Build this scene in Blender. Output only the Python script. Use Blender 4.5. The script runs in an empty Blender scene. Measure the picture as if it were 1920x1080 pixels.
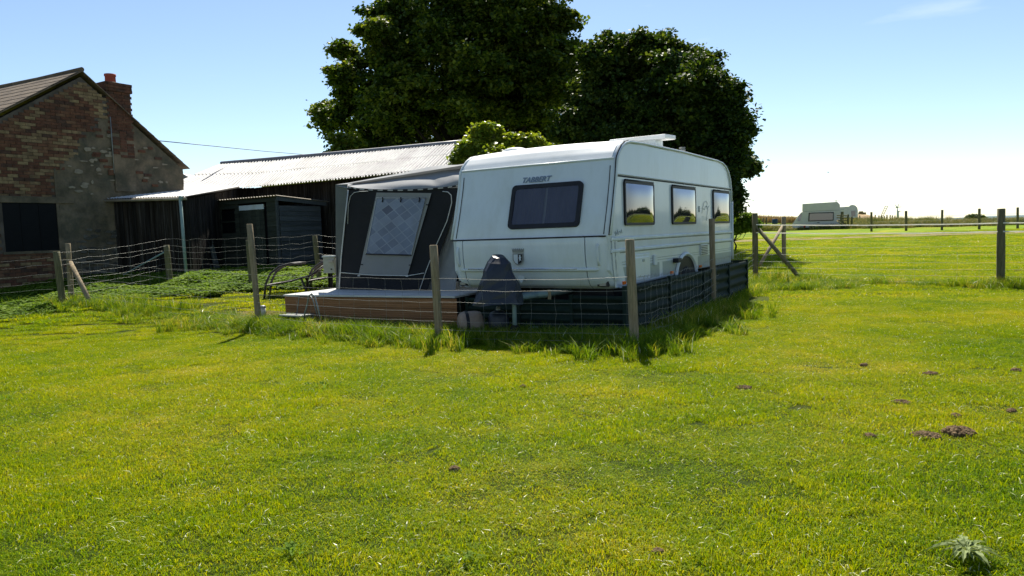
import bpy, bmesh, math, random
import numpy as np
from math import sin, cos, pi, radians as R
from mathutils import Vector, Matrix, noise

random.seed(7); rng = np.random.default_rng(7)
scene = bpy.context.scene

# ---------------------------------------------------------------- camera
F = 1370.0; EYE = 1.42
PITCH = math.atan(102/1370.0); ROLL = math.atan(.035)
cam_d = bpy.data.cameras.new('camera'); cam = bpy.data.objects.new('camera', cam_d)
scene.collection.objects.link(cam); scene.camera = cam
cam_d.sensor_width = 36; cam_d.lens = F/1920*36; cam_d.clip_end = 9000; cam_d.clip_start = .05
FW = Vector((0, cos(PITCH), -sin(PITCH))); U0 = Vector((0, sin(PITCH), cos(PITCH))); R0 = Vector((1, 0, 0))
RT = cos(ROLL)*R0 - sin(ROLL)*U0; UP = cos(ROLL)*U0 + sin(ROLL)*R0
cam.matrix_world = Matrix(((RT.x, UP.x, -FW.x, 0), (RT.y, UP.y, -FW.y, 0), (RT.z, UP.z, -FW.z, EYE), (0, 0, 0, 1)))

# ---------------------------------------------------------------- sky, sun, exposure
SUN_EL = 51.0; SUN_AZ = 1.0          # azimuth to the right of +Y
world = bpy.data.worlds.new('World'); scene.world = world; world.use_nodes = True
nt = world.node_tree; bg = nt.nodes['Background']
sky = nt.nodes.new('ShaderNodeTexSky'); sky.sky_type = 'NISHITA'; sky.sun_disc = False
sky.sun_elevation = R(SUN_EL); sky.sun_rotation = R(SUN_AZ)
sky.air_density = .85; sky.dust_density = .15; sky.ozone_density = 1.6; sky.altitude = 20
tint = nt.nodes.new('ShaderNodeMix'); tint.data_type = 'RGBA'; tint.blend_type = 'MULTIPLY'; tint.inputs[0].default_value = 1
nt.links.new(sky.outputs[0], tint.inputs[6]); tint.inputs[7].default_value = (1.09, 1.075, 1.04, 1)
wtc = nt.nodes.new('ShaderNodeTexCoord'); wmp = nt.nodes.new('ShaderNodeMapping'); wmp.inputs['Scale'].default_value = (2.2, 5, 16); wmp.inputs['Rotation'].default_value = (0, R(8), 0)
nt.links.new(wtc.outputs['Generated'], wmp.inputs[0]); wnz = nt.nodes.new('ShaderNodeTexNoise'); wnz.inputs['Scale'].default_value = 1.3; wnz.inputs['Detail'].default_value = 8
nt.links.new(wmp.outputs[0], wnz.inputs['Vector']); wrp = nt.nodes.new('ShaderNodeValToRGB'); wrp.color_ramp.elements[0].position = .66; wrp.color_ramp.elements[1].position = .80
wrp.color_ramp.elements[0].color = (0, 0, 0, 1); wrp.color_ramp.elements[1].color = (.22, .22, .22, 1); nt.links.new(wnz.outputs[0], wrp.inputs[0])
cir = nt.nodes.new('ShaderNodeMix'); cir.data_type = 'RGBA'; nt.links.new(wrp.outputs[0], cir.inputs[0]); nt.links.new(tint.outputs[2], cir.inputs[6]); cir.inputs[7].default_value = (8.5, 9, 9.5, 1)
nt.links.new(cir.outputs[2], bg.inputs[0]); bg.inputs[1].default_value = .077
sun_d = bpy.data.lights.new('sun', 'SUN'); sun_d.energy = 4.8; sun_d.angle = R(.53); sun_d.color = (1, .94, .82)
sun = bpy.data.objects.new('sun', sun_d); scene.collection.objects.link(sun)
sd = Vector((sin(R(SUN_AZ))*cos(R(SUN_EL)), cos(R(SUN_AZ))*cos(R(SUN_EL)), sin(R(SUN_EL))))
sun.rotation_euler = sd.to_track_quat('Z', 'Y').to_euler()
scene.view_settings.view_transform = 'Standard'; scene.view_settings.look = 'None'
scene.view_settings.exposure = 0.95; scene.view_settings.gamma = 1
scene.cycles.max_bounces = 7; scene.cycles.transparent_max_bounces = 8

# ---------------------------------------------------------------- measuring helpers (photo pixels -> places)
def ray(px, py):
    return FW + RT*((px-960)/F) + UP*((540-py)/F)
def at(px, py, D):
    d = ray(px, py); s = D/d.y
    return Vector((d.x*s, D, EYE + d.z*s))
def onp(px, py, p0, n):
    d = ray(px, py); s = (Vector(p0)-Vector((0, 0, EYE))).dot(n)/d.dot(n)
    return Vector((0, 0, EYE)) + d*s
def sm(t):
    t = min(1, max(0, t)); return t*t*(3-2*t)
def terrain(x, y):
    right = .8*sm((y-13)/53)
    left = .6*sm((y-10)/9.5)
    k = sm((-x-.5)/3.5)
    z = right*(1-k) + max(left, right)*k
    if y > 75: z -= 4.0*sm((y-75)/330)
    z += .02*noise.noise(Vector((x*.35, y*.35, 0)))*sm((y-2)/5)
    if y > 66 and x > 5: z += 1.1*sm((y-66)/25)*sm((45-x)/20)*sm((160-y)/60)
    return z
def G(x, y, dz=0): return Vector((x, y, terrain(x, y)+dz))
def ground_hit(px, py):
    d = ray(px, py); lo, z = None, 0
    for _ in range(30):
        s = (z-EYE)/d.z; z2 = terrain(d.x*s, d.y*s)
        if abs(z2-z) < 1e-4: break
        z = .5*z+.5*z2
    return Vector((d.x*s, d.y*s, z))

# ---------------------------------------------------------------- materials
def mat(name, col, rough=.7, var=.15, scale=6, bump=0, bscale=40, metal=0, spec=.22, col2=None, stretch=(1, 1, 1), detail=6,
        dirt=None, dirt_scale=1.5, dirt_amt=.5, coat=0, objrand=0, island=0, trans=None, coords='Object', translucent=0):
    m = bpy.data.materials.new(name); m.use_nodes = True
    N = m.node_tree.nodes; L = m.node_tree.links; b = N['Principled BSDF']
    tc = N.new('ShaderNodeTexCoord'); mp = N.new('ShaderNodeMapping'); mp.inputs['Scale'].default_value = stretch
    if coords == 'World':
        ge = N.new('ShaderNodeNewGeometry'); L.new(ge.outputs['Position'], mp.inputs[0])
    else: L.new(tc.outputs['Object'], mp.inputs[0])
    nz = N.new('ShaderNodeTexNoise'); nz.inputs['Scale'].default_value = scale; nz.inputs['Detail'].default_value = detail
    nz.inputs['Roughness'].default_value = .65
    L.new(mp.outputs[0], nz.inputs['Vector'])
    rp = N.new('ShaderNodeValToRGB'); L.new(nz.outputs[0], rp.inputs[0])
    c2 = col2 if col2 else [min(1, c*(1+var)) for c in col]
    c1 = col if col2 else [c*(1-var) for c in col]
    rp.color_ramp.elements[0].position = .36; rp.color_ramp.elements[1].position = .66
    rp.color_ramp.elements[0].color = (*c1, 1); rp.color_ramp.elements[1].color = (*c2, 1)
    out = rp.outputs[0]
    if dirt:
        n2 = N.new('ShaderNodeTexNoise'); n2.inputs['Scale'].default_value = dirt_scale; n2.inputs['Detail'].default_value = 9
        n2.inputs['Roughness'].default_value = .7
        L.new(mp.outputs[0], n2.inputs['Vector'])
        r2 = N.new('ShaderNodeValToRGB'); r2.color_ramp.elements[0].position = .48; r2.color_ramp.elements[1].position = .7
        r2.color_ramp.elements[0].color = (0, 0, 0, 1); r2.color_ramp.elements[1].color = (dirt_amt,)*3+(1,)
        L.new(n2.outputs[0], r2.inputs[0])
        mx = N.new('ShaderNodeMix'); mx.data_type = 'RGBA'; L.new(r2.outputs[0], mx.inputs[0])
        L.new(out, mx.inputs[6]); mx.inputs[7].default_value = (*dirt, 1); out = mx.outputs[2]
    if objrand or island:
        if island:
            s = N.new('ShaderNodeNewGeometry').outputs['Random Per Island']; k = island
        else:
            s = N.new('ShaderNodeObjectInfo').outputs['Random']; k = objrand
        mr = N.new('ShaderNodeMapRange'); mr.inputs[3].default_value = 1-k; mr.inputs[4].default_value = 1+k
        L.new(s, mr.inputs[0])
        hs = N.new('ShaderNodeHueSaturation'); L.new(mr.outputs[0], hs.inputs['Value']); L.new(out, hs.inputs['Color']); out = hs.outputs[0]
    L.new(out, b.inputs['Base Color'])
    b.inputs['Roughness'].default_value = rough; b.inputs['Metallic'].default_value = metal
    b.inputs['Specular IOR Level'].default_value = spec; b.inputs['Coat Weight'].default_value = coat
    if bump:
        n3 = N.new('ShaderNodeTexNoise'); n3.inputs['Scale'].default_value = bscale; n3.inputs['Detail'].default_value = 5
        L.new(mp.outputs[0], n3.inputs['Vector'])
        bp = N.new('ShaderNodeBump'); bp.inputs['Strength'].default_value = bump; bp.inputs['Distance'].default_value = .01
        L.new(n3.outputs[0], bp.inputs['Height']); L.new(bp.outputs[0], b.inputs['Normal'])
    if translucent:
        tr = N.new('ShaderNodeBsdfTranslucent'); L.new(out, tr.inputs[0])
        ms = N.new('ShaderNodeMixShader'); ms.inputs[0].default_value = translucent
        L.new(b.outputs[0], ms.inputs[1]); L.new(tr.outputs[0], ms.inputs[2])
        L.new(ms.outputs[0], N['Material Output'].inputs[0])
    return m

def foliage_mat(name, stops, noise_scale, tcol, tmix=.45, rough=.45, fine=0, jitter=.3, spec=.35):
    """leaf: colour from large patches in world space + per-leaf jitter; translucent so the low sun shines through"""
    m = bpy.data.materials.new(name); m.use_nodes = True
    N = m.node_tree.nodes; L = m.node_tree.links; b = N['Principled BSDF']
    ge = N.new('ShaderNodeNewGeometry')
    nz = N.new('ShaderNodeTexNoise'); nz.inputs['Scale'].default_value = noise_scale; nz.inputs['Detail'].default_value = 7
    nz.inputs['Roughness'].default_value = .74
    L.new(ge.outputs['Position'], nz.inputs['Vector'])
    ad = N.new('ShaderNodeMath'); ad.operation = 'MULTIPLY_ADD'
    L.new(ge.outputs['Random Per Island'], ad.inputs[0]); ad.inputs[1].default_value = jitter; L.new(nz.outputs[0], ad.inputs[2])
    sb = N.new('ShaderNodeMath'); sb.operation = 'SUBTRACT'; L.new(ad.outputs[0], sb.inputs[0]); sb.inputs[1].default_value = jitter/2
    rp = N.new('ShaderNodeValToRGB'); L.new(sb.outputs[0], rp.inputs[0])
    e = rp.color_ramp.elements
    while len(e) < len(stops): e.new(.5)
    for i, (p, c) in enumerate(stops): e[i].position = p; e[i].color = (*c, 1)
    L.new(rp.outputs[0], b.inputs['Base Color']); b.inputs['Roughness'].default_value = rough
    b.inputs['Specular IOR Level'].default_value = spec
    tr = N.new('ShaderNodeBsdfTranslucent')
    mx = N.new('ShaderNodeMix'); mx.data_type = 'RGBA'; mx.blend_type = 'MULTIPLY'; mx.inputs[0].default_value = 1
    L.new(rp.outputs[0], mx.inputs[6]); mx.inputs[7].default_value = (*tcol, 1); L.new(mx.outputs[2], tr.inputs[0])
    ms = N.new('ShaderNodeMixShader'); ms.inputs[0].default_value = tmix
    L.new(b.outputs[0], ms.inputs[1]); L.new(tr.outputs[0], ms.inputs[2]); L.new(ms.outputs[0], N['Material Output'].inputs[0])
    return m

M = {}
M['lawn'] = foliage_mat('lawn_grass', [(.27, (.07, .165, .002)), (.43, (.165, .265, .002)), (.60, (.28, .33, .003)), (.73, (.38, .36, .07)), (.86, (.52, .47, .2))],  .45, (1.75, 1.45, .25), .5, .6, jitter=.30, spec=.12)
M['long_grass'] = foliage_mat('long_grass', [(.3, (.055, .12, .004)), (.5, (.11, .20, .006)), (.66, (.23, .28, .02)), (.78, (.5, .42, .16))], 1.2, (1.6, 1.4, .4), .5, .7, jitter=.4)
M['dry_grass'] = foliage_mat('dry_grass', [(.3, (.07, .11, .02)), (.5, (.15, .17, .04)), (.7, (.32, .27, .11))], .5, (1.2, 1.1, .8), .35, .6, jitter=.4)
M['straw_grass'] = foliage_mat('straw_grass', [(.3, (.16, .20, .03)), (.5, (.34, .28, .10)), (.7, (.5, .38, .2))], 1.6, (1.2, 1.1, .8), .4, .7, jitter=.4)
M['pale_blade'] = mat('glint_and_stem_blade', (.72, .72, .42), .4, .2, spec=.6, translucent=.3)  # pale colour paints glints on lawn blades; also pale stems in long grass
M['crop'] = foliage_mat('ripening_crop', [(.3, (.2, .15, .06)), (.6, (.36, .26, .11))], .3, (1.1, 1, .8), .3, .7)
M['weeds'] = foliage_mat('weed_leaves', [(.3, (.07, .14, .014)), (.5, (.14, .23, .025)), (.75, (.24, .32, .05))], 1.1, (1.3, 1.3, .6), .42, .75, jitter=.3, spec=.15)
M['tree_a'] = foliage_mat('sycamore_leaves', [(.3, (.018, .042, .006)), (.5, (.048, .088, .010)), (.72, (.17, .21, .03))], .5, (1.9, 1.7, .6), .38, .55, jitter=.35, spec=.25)
M['tree_b'] = foliage_mat('dark_tree_leaves', [(.3, (.014, .036, .006)), (.5, (.030, .062, .009)), (.72, (.11, .15, .025))], .4, (1.8, 1.6, .6), .30, .6, jitter=.35, spec=.25)
M['elder'] = foliage_mat('elder_leaves', [(.3, (.08, .15, .014)), (.5, (.16, .22, .02)), (.75, (.28, .30, .03))], .9, (1.4, 1.3, .6), .45, .4, jitter=.3)
M['blossom'] = mat('cream_blossom', (.62, .6, .42), .8, .1, translucent=.3)

def ground_material():
    m = bpy.data.materials.new('ground_turf'); m.use_nodes = True
    N = m.node_tree.nodes; L = m.node_tree.links; b = N['Principled BSDF']
    ge = N.new('ShaderNodeNewGeometry')
    def nz(scale, det=8, ro=.65):
        n = N.new('ShaderNodeTexNoise'); n.inputs['Scale'].default_value = scale; n.inputs['Detail'].default_value = det
        n.inputs['Roughness'].default_value = ro; L.new(ge.outputs['Position'], n.inputs['Vector']); return n
    def ramp(src, st):
        r = N.new('ShaderNodeValToRGB'); L.new(src, r.inputs[0]); e = r.color_ramp.elements
        while len(e) < len(st): e.new(.5)
        for i, (p, c) in enumerate(st): e[i].position = p; e[i].color = (*c, 1) if len(c) == 3 else c
        return r
    a = ramp(nz(.5).outputs[0], [(.32, (.06, .14, .008)), (.5, (.11, .20, .01)), (.64, (.19, .23, .02)), (.75, (.28, .26, .06))])
    f = ramp(nz(38, 4, .8).outputs[0], [(.3, (.25, .25, .25)), (.52, (.9, .9, .9)), (.68, (1.5, 1.5, 1.5))])
    mx = N.new('ShaderNodeMix'); mx.data_type = 'RGBA'; mx.blend_type = 'MULTIPLY'; mx.inputs[0].default_value = .9
    L.new(a.outputs[0], mx.inputs[6]); L.new(f.outputs[0], mx.inputs[7])
    # far field: mowing pattern and pale worn track
    wv = ramp(nz(.045, 5).outputs[0], [(.42, (.8, .82, .8)), (.56, (1.15, 1.1, 1.1))])
    m2 = N.new('ShaderNodeMix'); m2.data_type = 'RGBA'; m2.blend_type = 'MULTIPLY'; m2.inputs[0].default_value = .8
    L.new(mx.outputs[2], m2.inputs[6]); L.new(wv.outputs[0], m2.inputs[7])
    # light through blades painted into the far tint, shade between tufts into the near
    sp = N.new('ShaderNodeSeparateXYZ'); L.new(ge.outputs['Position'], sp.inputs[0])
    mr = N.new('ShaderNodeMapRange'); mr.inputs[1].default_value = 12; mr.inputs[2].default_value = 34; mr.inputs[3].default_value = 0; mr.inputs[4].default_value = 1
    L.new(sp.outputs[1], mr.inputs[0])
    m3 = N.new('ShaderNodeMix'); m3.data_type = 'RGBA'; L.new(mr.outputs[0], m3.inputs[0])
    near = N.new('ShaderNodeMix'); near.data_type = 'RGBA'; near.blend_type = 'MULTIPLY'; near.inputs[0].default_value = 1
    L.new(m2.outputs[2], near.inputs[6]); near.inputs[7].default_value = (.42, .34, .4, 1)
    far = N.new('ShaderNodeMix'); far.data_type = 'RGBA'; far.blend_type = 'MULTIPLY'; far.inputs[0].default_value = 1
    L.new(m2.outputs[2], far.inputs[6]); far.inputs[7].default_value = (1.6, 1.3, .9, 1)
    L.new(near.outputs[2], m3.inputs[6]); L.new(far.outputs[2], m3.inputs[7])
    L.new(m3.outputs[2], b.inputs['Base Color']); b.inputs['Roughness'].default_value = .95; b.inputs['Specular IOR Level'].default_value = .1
    bp = N.new('ShaderNodeBump'); bp.inputs['Strength'].default_value = .8; bp.inputs['Distance'].default_value = .03
    L.new(nz(25, 5, .8).outputs[0], bp.inputs['Height']); L.new(bp.outputs[0], b.inputs['Normal'])
    return m
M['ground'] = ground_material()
M['white'] = mat('white_caravan_paint', (.61, .67, .71), .28, .03, 3, bump=.04, bscale=9, coat=.3, dirt=(.36, .38, .31), dirt_scale=2.0, dirt_amt=.28, stretch=(1, 1, .3))
M['white_roof'] = mat('white_roof_paint', (.84, .84, .82), .45, .04, 3, dirt=(.5, .5, .45), dirt_scale=2, dirt_amt=.3)
M['white_trim'] = mat('pale_trim', (.6, .66, .68), .35, .06, 12, dirt=(.35, .36, .3), dirt_scale=6, dirt_amt=.5)
M['grey_decal'] = mat('grey_green_decal', (.33, .38, .36), .4, .04)
M['rubber'] = mat('black_rubber', (.018, .018, .022), .5, .2)
M['seam'] = mat('dark_seam', (.03, .03, .035), .7, .1)
M['chrome'] = mat('brushed_metal', (.75, .76, .78), .25, .05, metal=1)
M['galv'] = mat('galvanised_wire', (.27, .27, .25), .55, .3, 30, metal=.3, spec=.3)
M['orange'] = mat('orange_lens', (.75, .16, .02), .2, .05)
M['red'] = mat('red_lens', (.5, .02, .015), .2, .05)
M['clear'] = mat('clear_lens', (.35, .33, .28), .15, .05)
M['letters'] = mat('blue_grey_lettering', (.17, .22, .31), .4, .05)
M['black'] = mat('black_plastic', (.012, .012, .014), .45, .1)
M['tyre'] = mat('tyre_rubber', (.015, .015, .015), .8, .2, 20, bump=.3)
M['post'] = mat('weathered_post_wood', (.19, .145, .09), .9, .2, 5, col2=(.33, .26, .17), stretch=(9, 9, .8), bump=.6, bscale=12, dirt=(.10, .11, .06), dirt_scale=3, dirt_amt=.7)
M['post_dark'] = mat('mossy_post_wood', (.085, .08, .04), .9, .2, 5, col2=(.17, .15, .08), stretch=(9, 9, .8), bump=.6, bscale=12)
M['boards'] = mat('tarred_barn_boards', (.009, .007, .005), .9, .3, 3, col2=(.024, .019, .014), stretch=(9, 9, .35), bump=.7, bscale=8, dirt=(.11, .105, .10), dirt_scale=2.6, dirt_amt=.45, objrand=.5, spec=.15)
M['shed'] = mat('grey_green_shed_boards', (.025, .03, .023), .9, .2, 4, col2=(.05, .056, .042), stretch=(.5, .5, 7), bump=.5, bscale=8, objrand=.25)
M['shed_side'] = mat('grey_shed_boards', (.05, .058, .06), .9, .2, 4, col2=(.085, .093, .095), stretch=(.5, .5, 7), bump=.5, bscale=8, objrand=.2)
M['roof_sheet'] = mat('galvanised_roof_sheet', (.32, .32, .325), .6, .12, 2.5, metal=.2, objrand=.12, dirt=(.12, .11, .10), dirt_scale=1.8, dirt_amt=.5, bump=.1)
M['roof_sheet2'] = mat('pale_roof_sheet', (.55, .54, .52), .65, .1, 2.5, metal=.0, objrand=.08)
M['rust_sheet'] = mat('rusty_roof_sheet', (.22, .18, .13), .7, .2, 4, col2=(.33, .29, .22))
M['ridge'] = mat('lead_ridge', (.20, .20, .21), .5, .15, metal=.4)
M['mortar'] = mat('sooty_mortar', (.10, .085, .07), .95, .3, 4, bump=.6, bscale=30)
BR = [(.13, .055, .036), (.155, .068, .042), (.115, .05, .034), (.18, .09, .055), (.25, .165, .095), (.28, .19, .105), (.085, .045, .034), (.19, .12, .07)]
BRM = [mat('brick_clay_%s' % n, [c[0]*.86, c[1]*.92, c[2]*.85], .95, .30, 9, bump=.5, bscale=30, dirt=(.07, .055, .04), dirt_scale=5, dirt_amt=.5, coords='World') for n, c in
       zip(['red', 'orange_red', 'dark_red', 'rust', 'buff', 'pale_buff', 'sooty', 'tan'], BR)]
M['render'] = mat('crumbling_render', (.075, .066, .045), .95, .2, 2.4, col2=(.19, .15, .10), bump=1, bscale=18, detail=10, dirt=(.045, .055, .04), dirt_scale=1.3, dirt_amt=.9)
M['render_pale'] = mat('pale_lime_flakes', (.24, .21, .155), .95, .2, 8, bump=.5)
M['stone'] = mat('rubble_stone', (.10, .095, .08), .95, .3, 5, bump=.6, bscale=15, objrand=.4)
M['slate'] = mat('lichened_roof', (.10, .075, .055), .95, .3, 3, col2=(.19, .145, .10), bump=.5, dirt=(.10, .08, .07), dirt_scale=7, dirt_amt=.6)
M['terracotta'] = mat('terracotta_pot', (.33, .075, .05), .8, .15, 8)
M['pipe'] = mat('pale_green_pipe', (.22, .30, .28), .5, .1)
M['tent_grey'] = mat('grey_awning_fabric', (.27, .28, .29), .75, .06, 2, bump=.12, bscale=60, translucent=.12, dirt=(.2, .2, .19), dirt_scale=1.2, dirt_amt=.5)
M['tent_dark'] = mat('charcoal_awning_fabric', (.015, .016, .019), .85, .1, 3, bump=.15, bscale=70)
M['tent_pale'] = mat('pale_grey_awning_fabric', (.22, .225, .23), .8, .05, 3, dirt=(.16, .17, .15), dirt_scale=3, dirt_amt=.6)
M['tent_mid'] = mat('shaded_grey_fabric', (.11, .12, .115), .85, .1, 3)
M['piping'] = mat('pale_piping', (.55, .55, .52), .6, .05)
M['valance'] = mat('black_valance', (.02, .02, .022), .8, .05)
M['valance_w'] = mat('white_valance', (.35, .35, .34), .8, .05)
M['deck_wood'] = mat('brown_deck_timber', (.20, .095, .04), .75, .2, 3, col2=(.30, .145, .065), stretch=(.6, .6, 14), bump=.4, bscale=20, objrand=.12)
M['deck_top'] = mat('weathered_deck_top', (.5, .5, .48), .6, .1, 3, objrand=.1)
M['green_sheet'] = mat('dark_green_sheet', (.008, .020, .015), .75, .2, 3, bump=.1, objrand=.2, dirt=(.025, .03, .02), dirt_scale=3, dirt_amt=.5, spec=.2)
M['tarp'] = mat('blue_grey_vinyl', (.020, .024, .036), .45, .15, 4, bump=.3, bscale=14, spec=.4)
M['hitch'] = mat('pale_green_steel', (.17, .24, .24), .5, .1)
M['barrel'] = mat('beige_barrel_plastic', (.26, .20, .16), .6, .15, 6)
M['steel'] = mat('grey_tube_steel', (.22, .23, .22), .45, .15, metal=.3)
M['dark_steel'] = mat('dark_bronze_tube', (.05, .043, .04), .45, .15)
M['cushion'] = mat('pale_mesh_seat', (.5, .46, .42), .8, .1)
M['box'] = mat('weathered_white_box', (.50, .50, .44), .7, .12, 5, dirt=(.3, .3, .22), dirt_scale=3)
M['soil'] = mat('dry_soil', (.08, .048, .022), .95, .3, 22, col2=(.20, .135, .07), bump=.8, bscale=60)
M['tape'] = mat('white_electric_tape', (.9, .87, .8), .6, .05, translucent=.5)
M['bark'] = mat('bark', (.025, .022, .018), .95, .3, 5, stretch=(4, 4, 1), bump=.6)
M['far_white'] = mat('far_caravan_paint', (.50, .48, .49), .4, .06, 1)
M['far_cream'] = mat('far_cream_paint', (.62, .59, .56), .4, .05)
M['track'] = mat('worn_track', (.17, .14, .05), .95, .2, .6, col2=(.26, .19, .09), bump=.5, coords='World')
M['far_green'] = mat('hazy_hill_grass', (.10, .15, .16), .9, .2, .02)  # distance haze put into the hill colour as a blue tint
M['turbine'] = mat('turbine_white', (.40, .43, .46), .5, .02)
M['straw'] = mat('straw_heap', (.36, .26, .14), .95, .25, 6, bump=.8)
M['rosette'] = foliage_mat('rosette_leaves', [(.3, (.13, .19, .05)), (.7, (.27, .32, .12))], 6, (1.1, 1.1, .7), .25, .7)
def pane_mat(name, col, alpha, rough=.04):
    m = bpy.data.materials.new(name); m.use_nodes = True
    N = m.node_tree.nodes; L = m.node_tree.links; b = N['Principled BSDF']
    b.inputs['Base Color'].default_value = (*col, 1); b.inputs['Roughness'].default_value = rough
    b.inputs['Alpha'].default_value = alpha; b.inputs['IOR'].default_value = 1.55; b.inputs['Coat Weight'].default_value = .5
    return m
M['pane'] = pane_mat('tinted_pane', (.035, .035, .06), .62)
M['pane_side'] = pane_mat('silvered_pane', (.165, .165, .20), 1)
M['pane_side'].node_tree.nodes['Principled BSDF'].inputs['Metallic'].default_value = .85
M['pane_far'] = pane_mat('far_pane', (.12, .11, .16), 1)
M['curtain'] = mat('grey_curtain', (.22, .23, .30), .9, .15, 6, stretch=(1, 1, .1))
M['window_dark'] = mat('dark_glass', (.006, .007, .008), .5, .1, spec=.1)

def diamond_curtain():
    m = bpy.data.materials.new('diamond_print_curtain'); m.use_nodes = True
    N = m.node_tree.nodes; L = m.node_tree.links; b = N['Principled BSDF']
    uv = N.new('ShaderNodeUVMap')
    mp = N.new('ShaderNodeMapping'); mp.inputs['Rotation'].default_value = (0, 0, R(45)); mp.inputs['Scale'].default_value = (5.2, 7.2, 1)
    # rotate after scaling: use two mappings
    mp.inputs['Rotation'].default_value = (0, 0, 0)
    m2 = N.new('ShaderNodeMapping'); m2.inputs['Rotation'].default_value = (0, 0, R(45))
    L.new(uv.outputs[0], mp.inputs[0]); L.new(mp.outputs[0], m2.inputs[0])
    br = N.new('ShaderNodeTexVoronoi'); br.distance = 'CHEBYCHEV'; br.inputs['Randomness'].default_value = .0; br.inputs['Scale'].default_value = 1
    L.new(m2.outputs[0], br.inputs['Vector'])
    rp = N.new('ShaderNodeValToRGB'); rp.color_ramp.interpolation = 'CONSTANT'; L.new(br.outputs['Color'], rp.inputs[0])
    e = rp.color_ramp.elements
    for p, c in [(.0, (.13, .17, .28)), (.35, (.19, .24, .36)), (.62, (.15, .20, .32)), (.8, (.06, .08, .16))]:
        if p == 0: e[0].position = 0; e[0].color = (*c, 1)
        elif p == .35: e[1].position = p; e[1].color = (*c, 1)
        else:
            q = e.new(p); q.color = (*c, 1)
    e2 = N.new('ShaderNodeValToRGB'); L.new(br.outputs['Distance'], e2.inputs[0])
    e2.color_ramp.elements[0].position = .43; e2.color_ramp.elements[0].color = (0, 0, 0, 1)
    e2.color_ramp.elements[1].position = .47; e2.color_ramp.elements[1].color = (1, 1, 1, 1)
    mx = N.new('ShaderNodeMix'); mx.data_type = 'RGBA'; L.new(e2.outputs[0], mx.inputs[0]); L.new(rp.outputs[0], mx.inputs[6]); mx.inputs[7].default_value = (.23, .28, .39, 1)
    nz = N.new('ShaderNodeTexNoise'); nz.inputs['Scale'].default_value = 3; L.new(uv.outputs[0], nz.inputs['Vector'])
    m4 = N.new('ShaderNodeMix'); m4.data_type = 'RGBA'; m4.blend_type = 'MULTIPLY'; m4.inputs[0].default_value = .5
    L.new(mx.outputs[2], m4.inputs[6]); L.new(nz.outputs[0], m4.inputs[7])
    L.new(m4.outputs[2], b.inputs['Base Color']); b.inputs['Roughness'].default_value = .35
    return m
M['diamond'] = diamond_curtain()

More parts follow.
